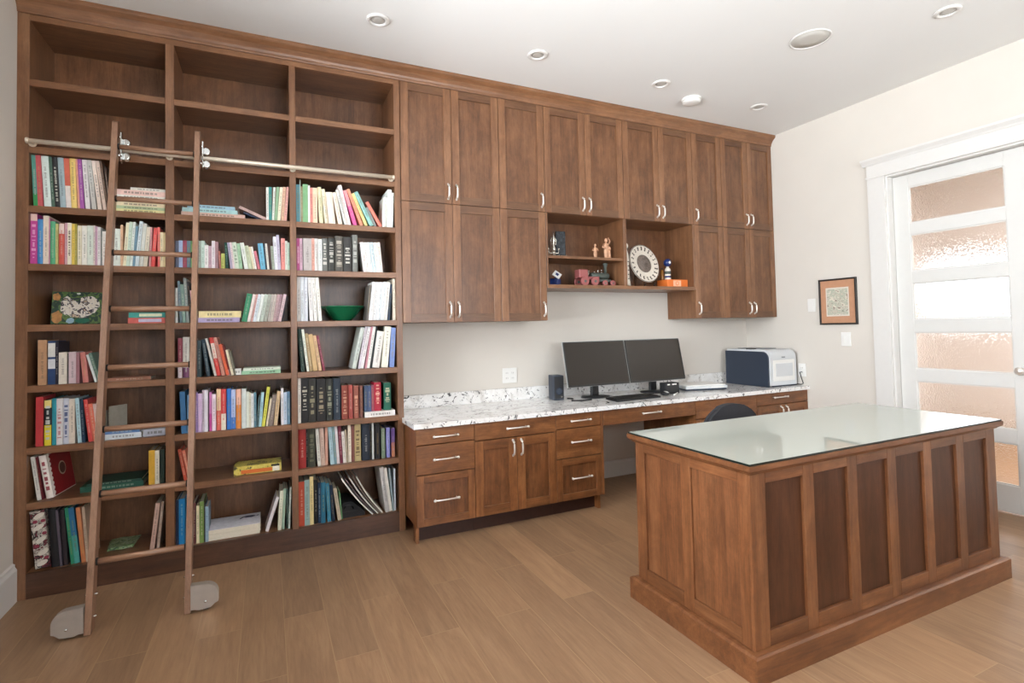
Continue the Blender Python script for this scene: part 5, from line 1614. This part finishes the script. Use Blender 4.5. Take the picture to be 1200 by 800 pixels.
b = B('black'); b.tube([(cx, cy-.24, .60), (cx, cy-.25, .5), (cx, cy-.22, .40), (cx, cy-.1, .385), (cx, cy, .385)], .018, 10); b.build('back_support', T)
b = B('black'); b.lathe([(.03, .09), (.03, .22), (.018, .22), (.018, .38), (.06, .385), (.07, .402)], (cx, cy, 0), 18); b.build('gas_column', T)
for k in range(5):
    a = 2*PI*k/5+.3; dx, dy = math.cos(a), math.sin(a)
    b = B('black'); b.tube([(cx+dx*.02, cy+dy*.02, .115), (cx+dx*.15, cy+dy*.15, .10), (cx+dx*.275, cy+dy*.275, .08)], [.025, .02, .015], 8); lg = b.build('leg', T)
    w = B('rubber'); w.lathe([(.02, -.02), (.027, -.017), (.027, -.004), (.012, -.002), (.012, .002), (.027, .004), (.027, .017), (.02, .02)], (0, 0, 0), 16, Matrix.Rotation(a+.8, 3, 'Z'), 'y')
    bmesh.ops.translate(w.bm, verts=w.bm.verts, vec=Vector((cx+dx*.275, cy+dy*.275, .0275))); w.tube([(cx+dx*.275, cy+dy*.275, .04), (cx+dx*.275, cy+dy*.275, .08)], .007); w.build('caster', lg)

# ------------------------------------------------------------------ ceiling fittings
names = ['recessed ceiling light nearest the ladder, above the bookcase right bay', 'recessed ceiling light above the left wall cabinets', 'recessed ceiling light just left of the smoke detector',
         'recessed ceiling light between the smoke detector and the right wall corner', 'recessed ceiling light near the top right, in front of the door']
for (x, y), lab in zip(((1.723, -.838), (2.736, -.848), (3.76, -.834), (4.786, -.818), (4.686, -2.18)), names):
    T = thing('recessed_light', lab, 'ceiling light', (x, y, H), 'recessed lights in the ceiling')
    z = H-.0006
    B('trim').lathe([(.066, z), (.066, z-.004), (.058, z-.010), (.045, z-.010), (.040, z-.004), (.040, z)], (x, y, 0), 28).build('trim_ring', T)
    B(plain('light_lens', 'b9b6b0', .3)).lathe([(.039, z), (.039, z-.003), (.02, z-.006), (.001, z-.007)], (x, y, 0), 24).build('lens', T)
T = thing('smoke_detector', 'white domed smoke detector on the ceiling over the wall cabinets', 'smoke detector', (4.16, -.72, H)); z = H-.0006
B('white').lathe([(.074, z), (.076, z-.008), (.074, z-.014)], (4.16, -.72, 0), 28).build('base', T)
B('white').lathe([(.07, z-.014), (.068, z-.028), (.058, z-.036), (.03, z-.04), (.001, z-.041)], (4.16, -.72, 0), 28).build('cover', T)
T = thing('ceiling_speaker', 'large round flush speaker grille in the ceiling', 'ceiling speaker', (4.22, -1.67, H))
B('trim').lathe([(.118, z), (.118, z-.004), (.112, z-.007), (.106, z-.004), (.106, z)], (4.22, -1.67, 0), 40).build('rim', T)
B(plain('speaker_mesh', 'c4c1ba', .6, var=.2, scale=500)).lathe([(.105, z), (.105, z-.003), (.05, z-.005), (.001, z-.0055)], (4.22, -1.67, 0), 40).build('grille', T)

# ------------------------------------------------------------------ light
w = bpy.data.worlds.new('sky'); bpy.context.scene.world = w; w.use_nodes = True
bg = w.node_tree.nodes['Background']
bg.inputs[0].default_value = (.86, .93, 1, 1); bg.inputs[1].default_value = 6
def area(name, loc, rot, sx, sy, power, col=(1, .97, .93)):
    l = bpy.data.lights.new(name, 'AREA'); l.shape = 'RECTANGLE'; l.size = sx; l.size_y = sy; l.energy = power; l.color = col
    o = bpy.data.objects.new(name, l); C.objects.link(o); o.location = loc; o.rotation_euler = rot; return o
area('daylight_left', (-.19, (LW[0]+LW[1])/2, (LW[2]+LW[3])/2), (0, -PI/2, 0), LW[3]-LW[2]-.1, LW[1]-LW[0]-.1, POWER_L, (.93, .965, 1))
area('daylight_rear', ((RW[0]+RW[1])/2, YB-.19, (RW[2]+RW[3])/2), (PI/2, 0, 0), RW[1]-RW[0]-.1, RW[3]-RW[2]-.1, POWER_R, (.96, .98, 1))
area('ground_bounce_left', (-1.1, (LW[0]+LW[1])/2, .1), (0, math.radians(-128), 0), 1.6, 4.5, POWER_G, (.95, .98, 1))  # added lamp aimed up through the left window to brighten the ceiling
area('ground_bounce_rear', ((RW[0]+RW[1])/2, YB-1.1, .1), (math.radians(128), 0, 0), 4.5, 1.6, POWER_G*1.3, (.95, .98, 1))  # unseen added lamp outside the rear window, lifts the ceiling too
area('daylight_hall', (7.3, -3.6, H-.02), (0, 0, 0), 1.6, 2.5, POWER_H, (1, .97, .93))

# ------------------------------------------------------------------ camera
cam = bpy.data.cameras.new('camera'); co = bpy.data.objects.new('camera', cam); C.objects.link(co)
cam.sensor_width = 36; cam.lens = 617.34*36/1200; cam.shift_y = -(400-365.01)/1200; cam.clip_start = .05
yaw, pitch, roll = .4367, .0318, -.0219
F = Vector((math.sin(yaw)*math.cos(pitch), math.cos(yaw)*math.cos(pitch), math.sin(pitch)))
Rv = Vector((math.cos(yaw), -math.sin(yaw), 0)); U = Rv.cross(F)
R2 = Rv*math.cos(roll)+U*math.sin(roll); U2 = -Rv*math.sin(roll)+U*math.cos(roll)
co.matrix_world = Matrix(((R2.x, U2.x, -F.x, 1.1393), (R2.y, U2.y, -F.y, -3.793), (R2.z, U2.z, -F.z, 1.2898), (0, 0, 0, 1)))
S = bpy.context.scene
S.camera = co
S.view_settings.view_transform = 'Standard'; S.view_settings.look = 'None'; S.view_settings.gamma = 1; S.view_settings.use_curve_mapping = False
S.view_settings.exposure = EXPOSURE
S.cycles.max_bounces = 10; S.cycles.diffuse_bounces = 6; S.cycles.transmission_bounces = 6; S.cycles.sample_clamp_indirect = 6
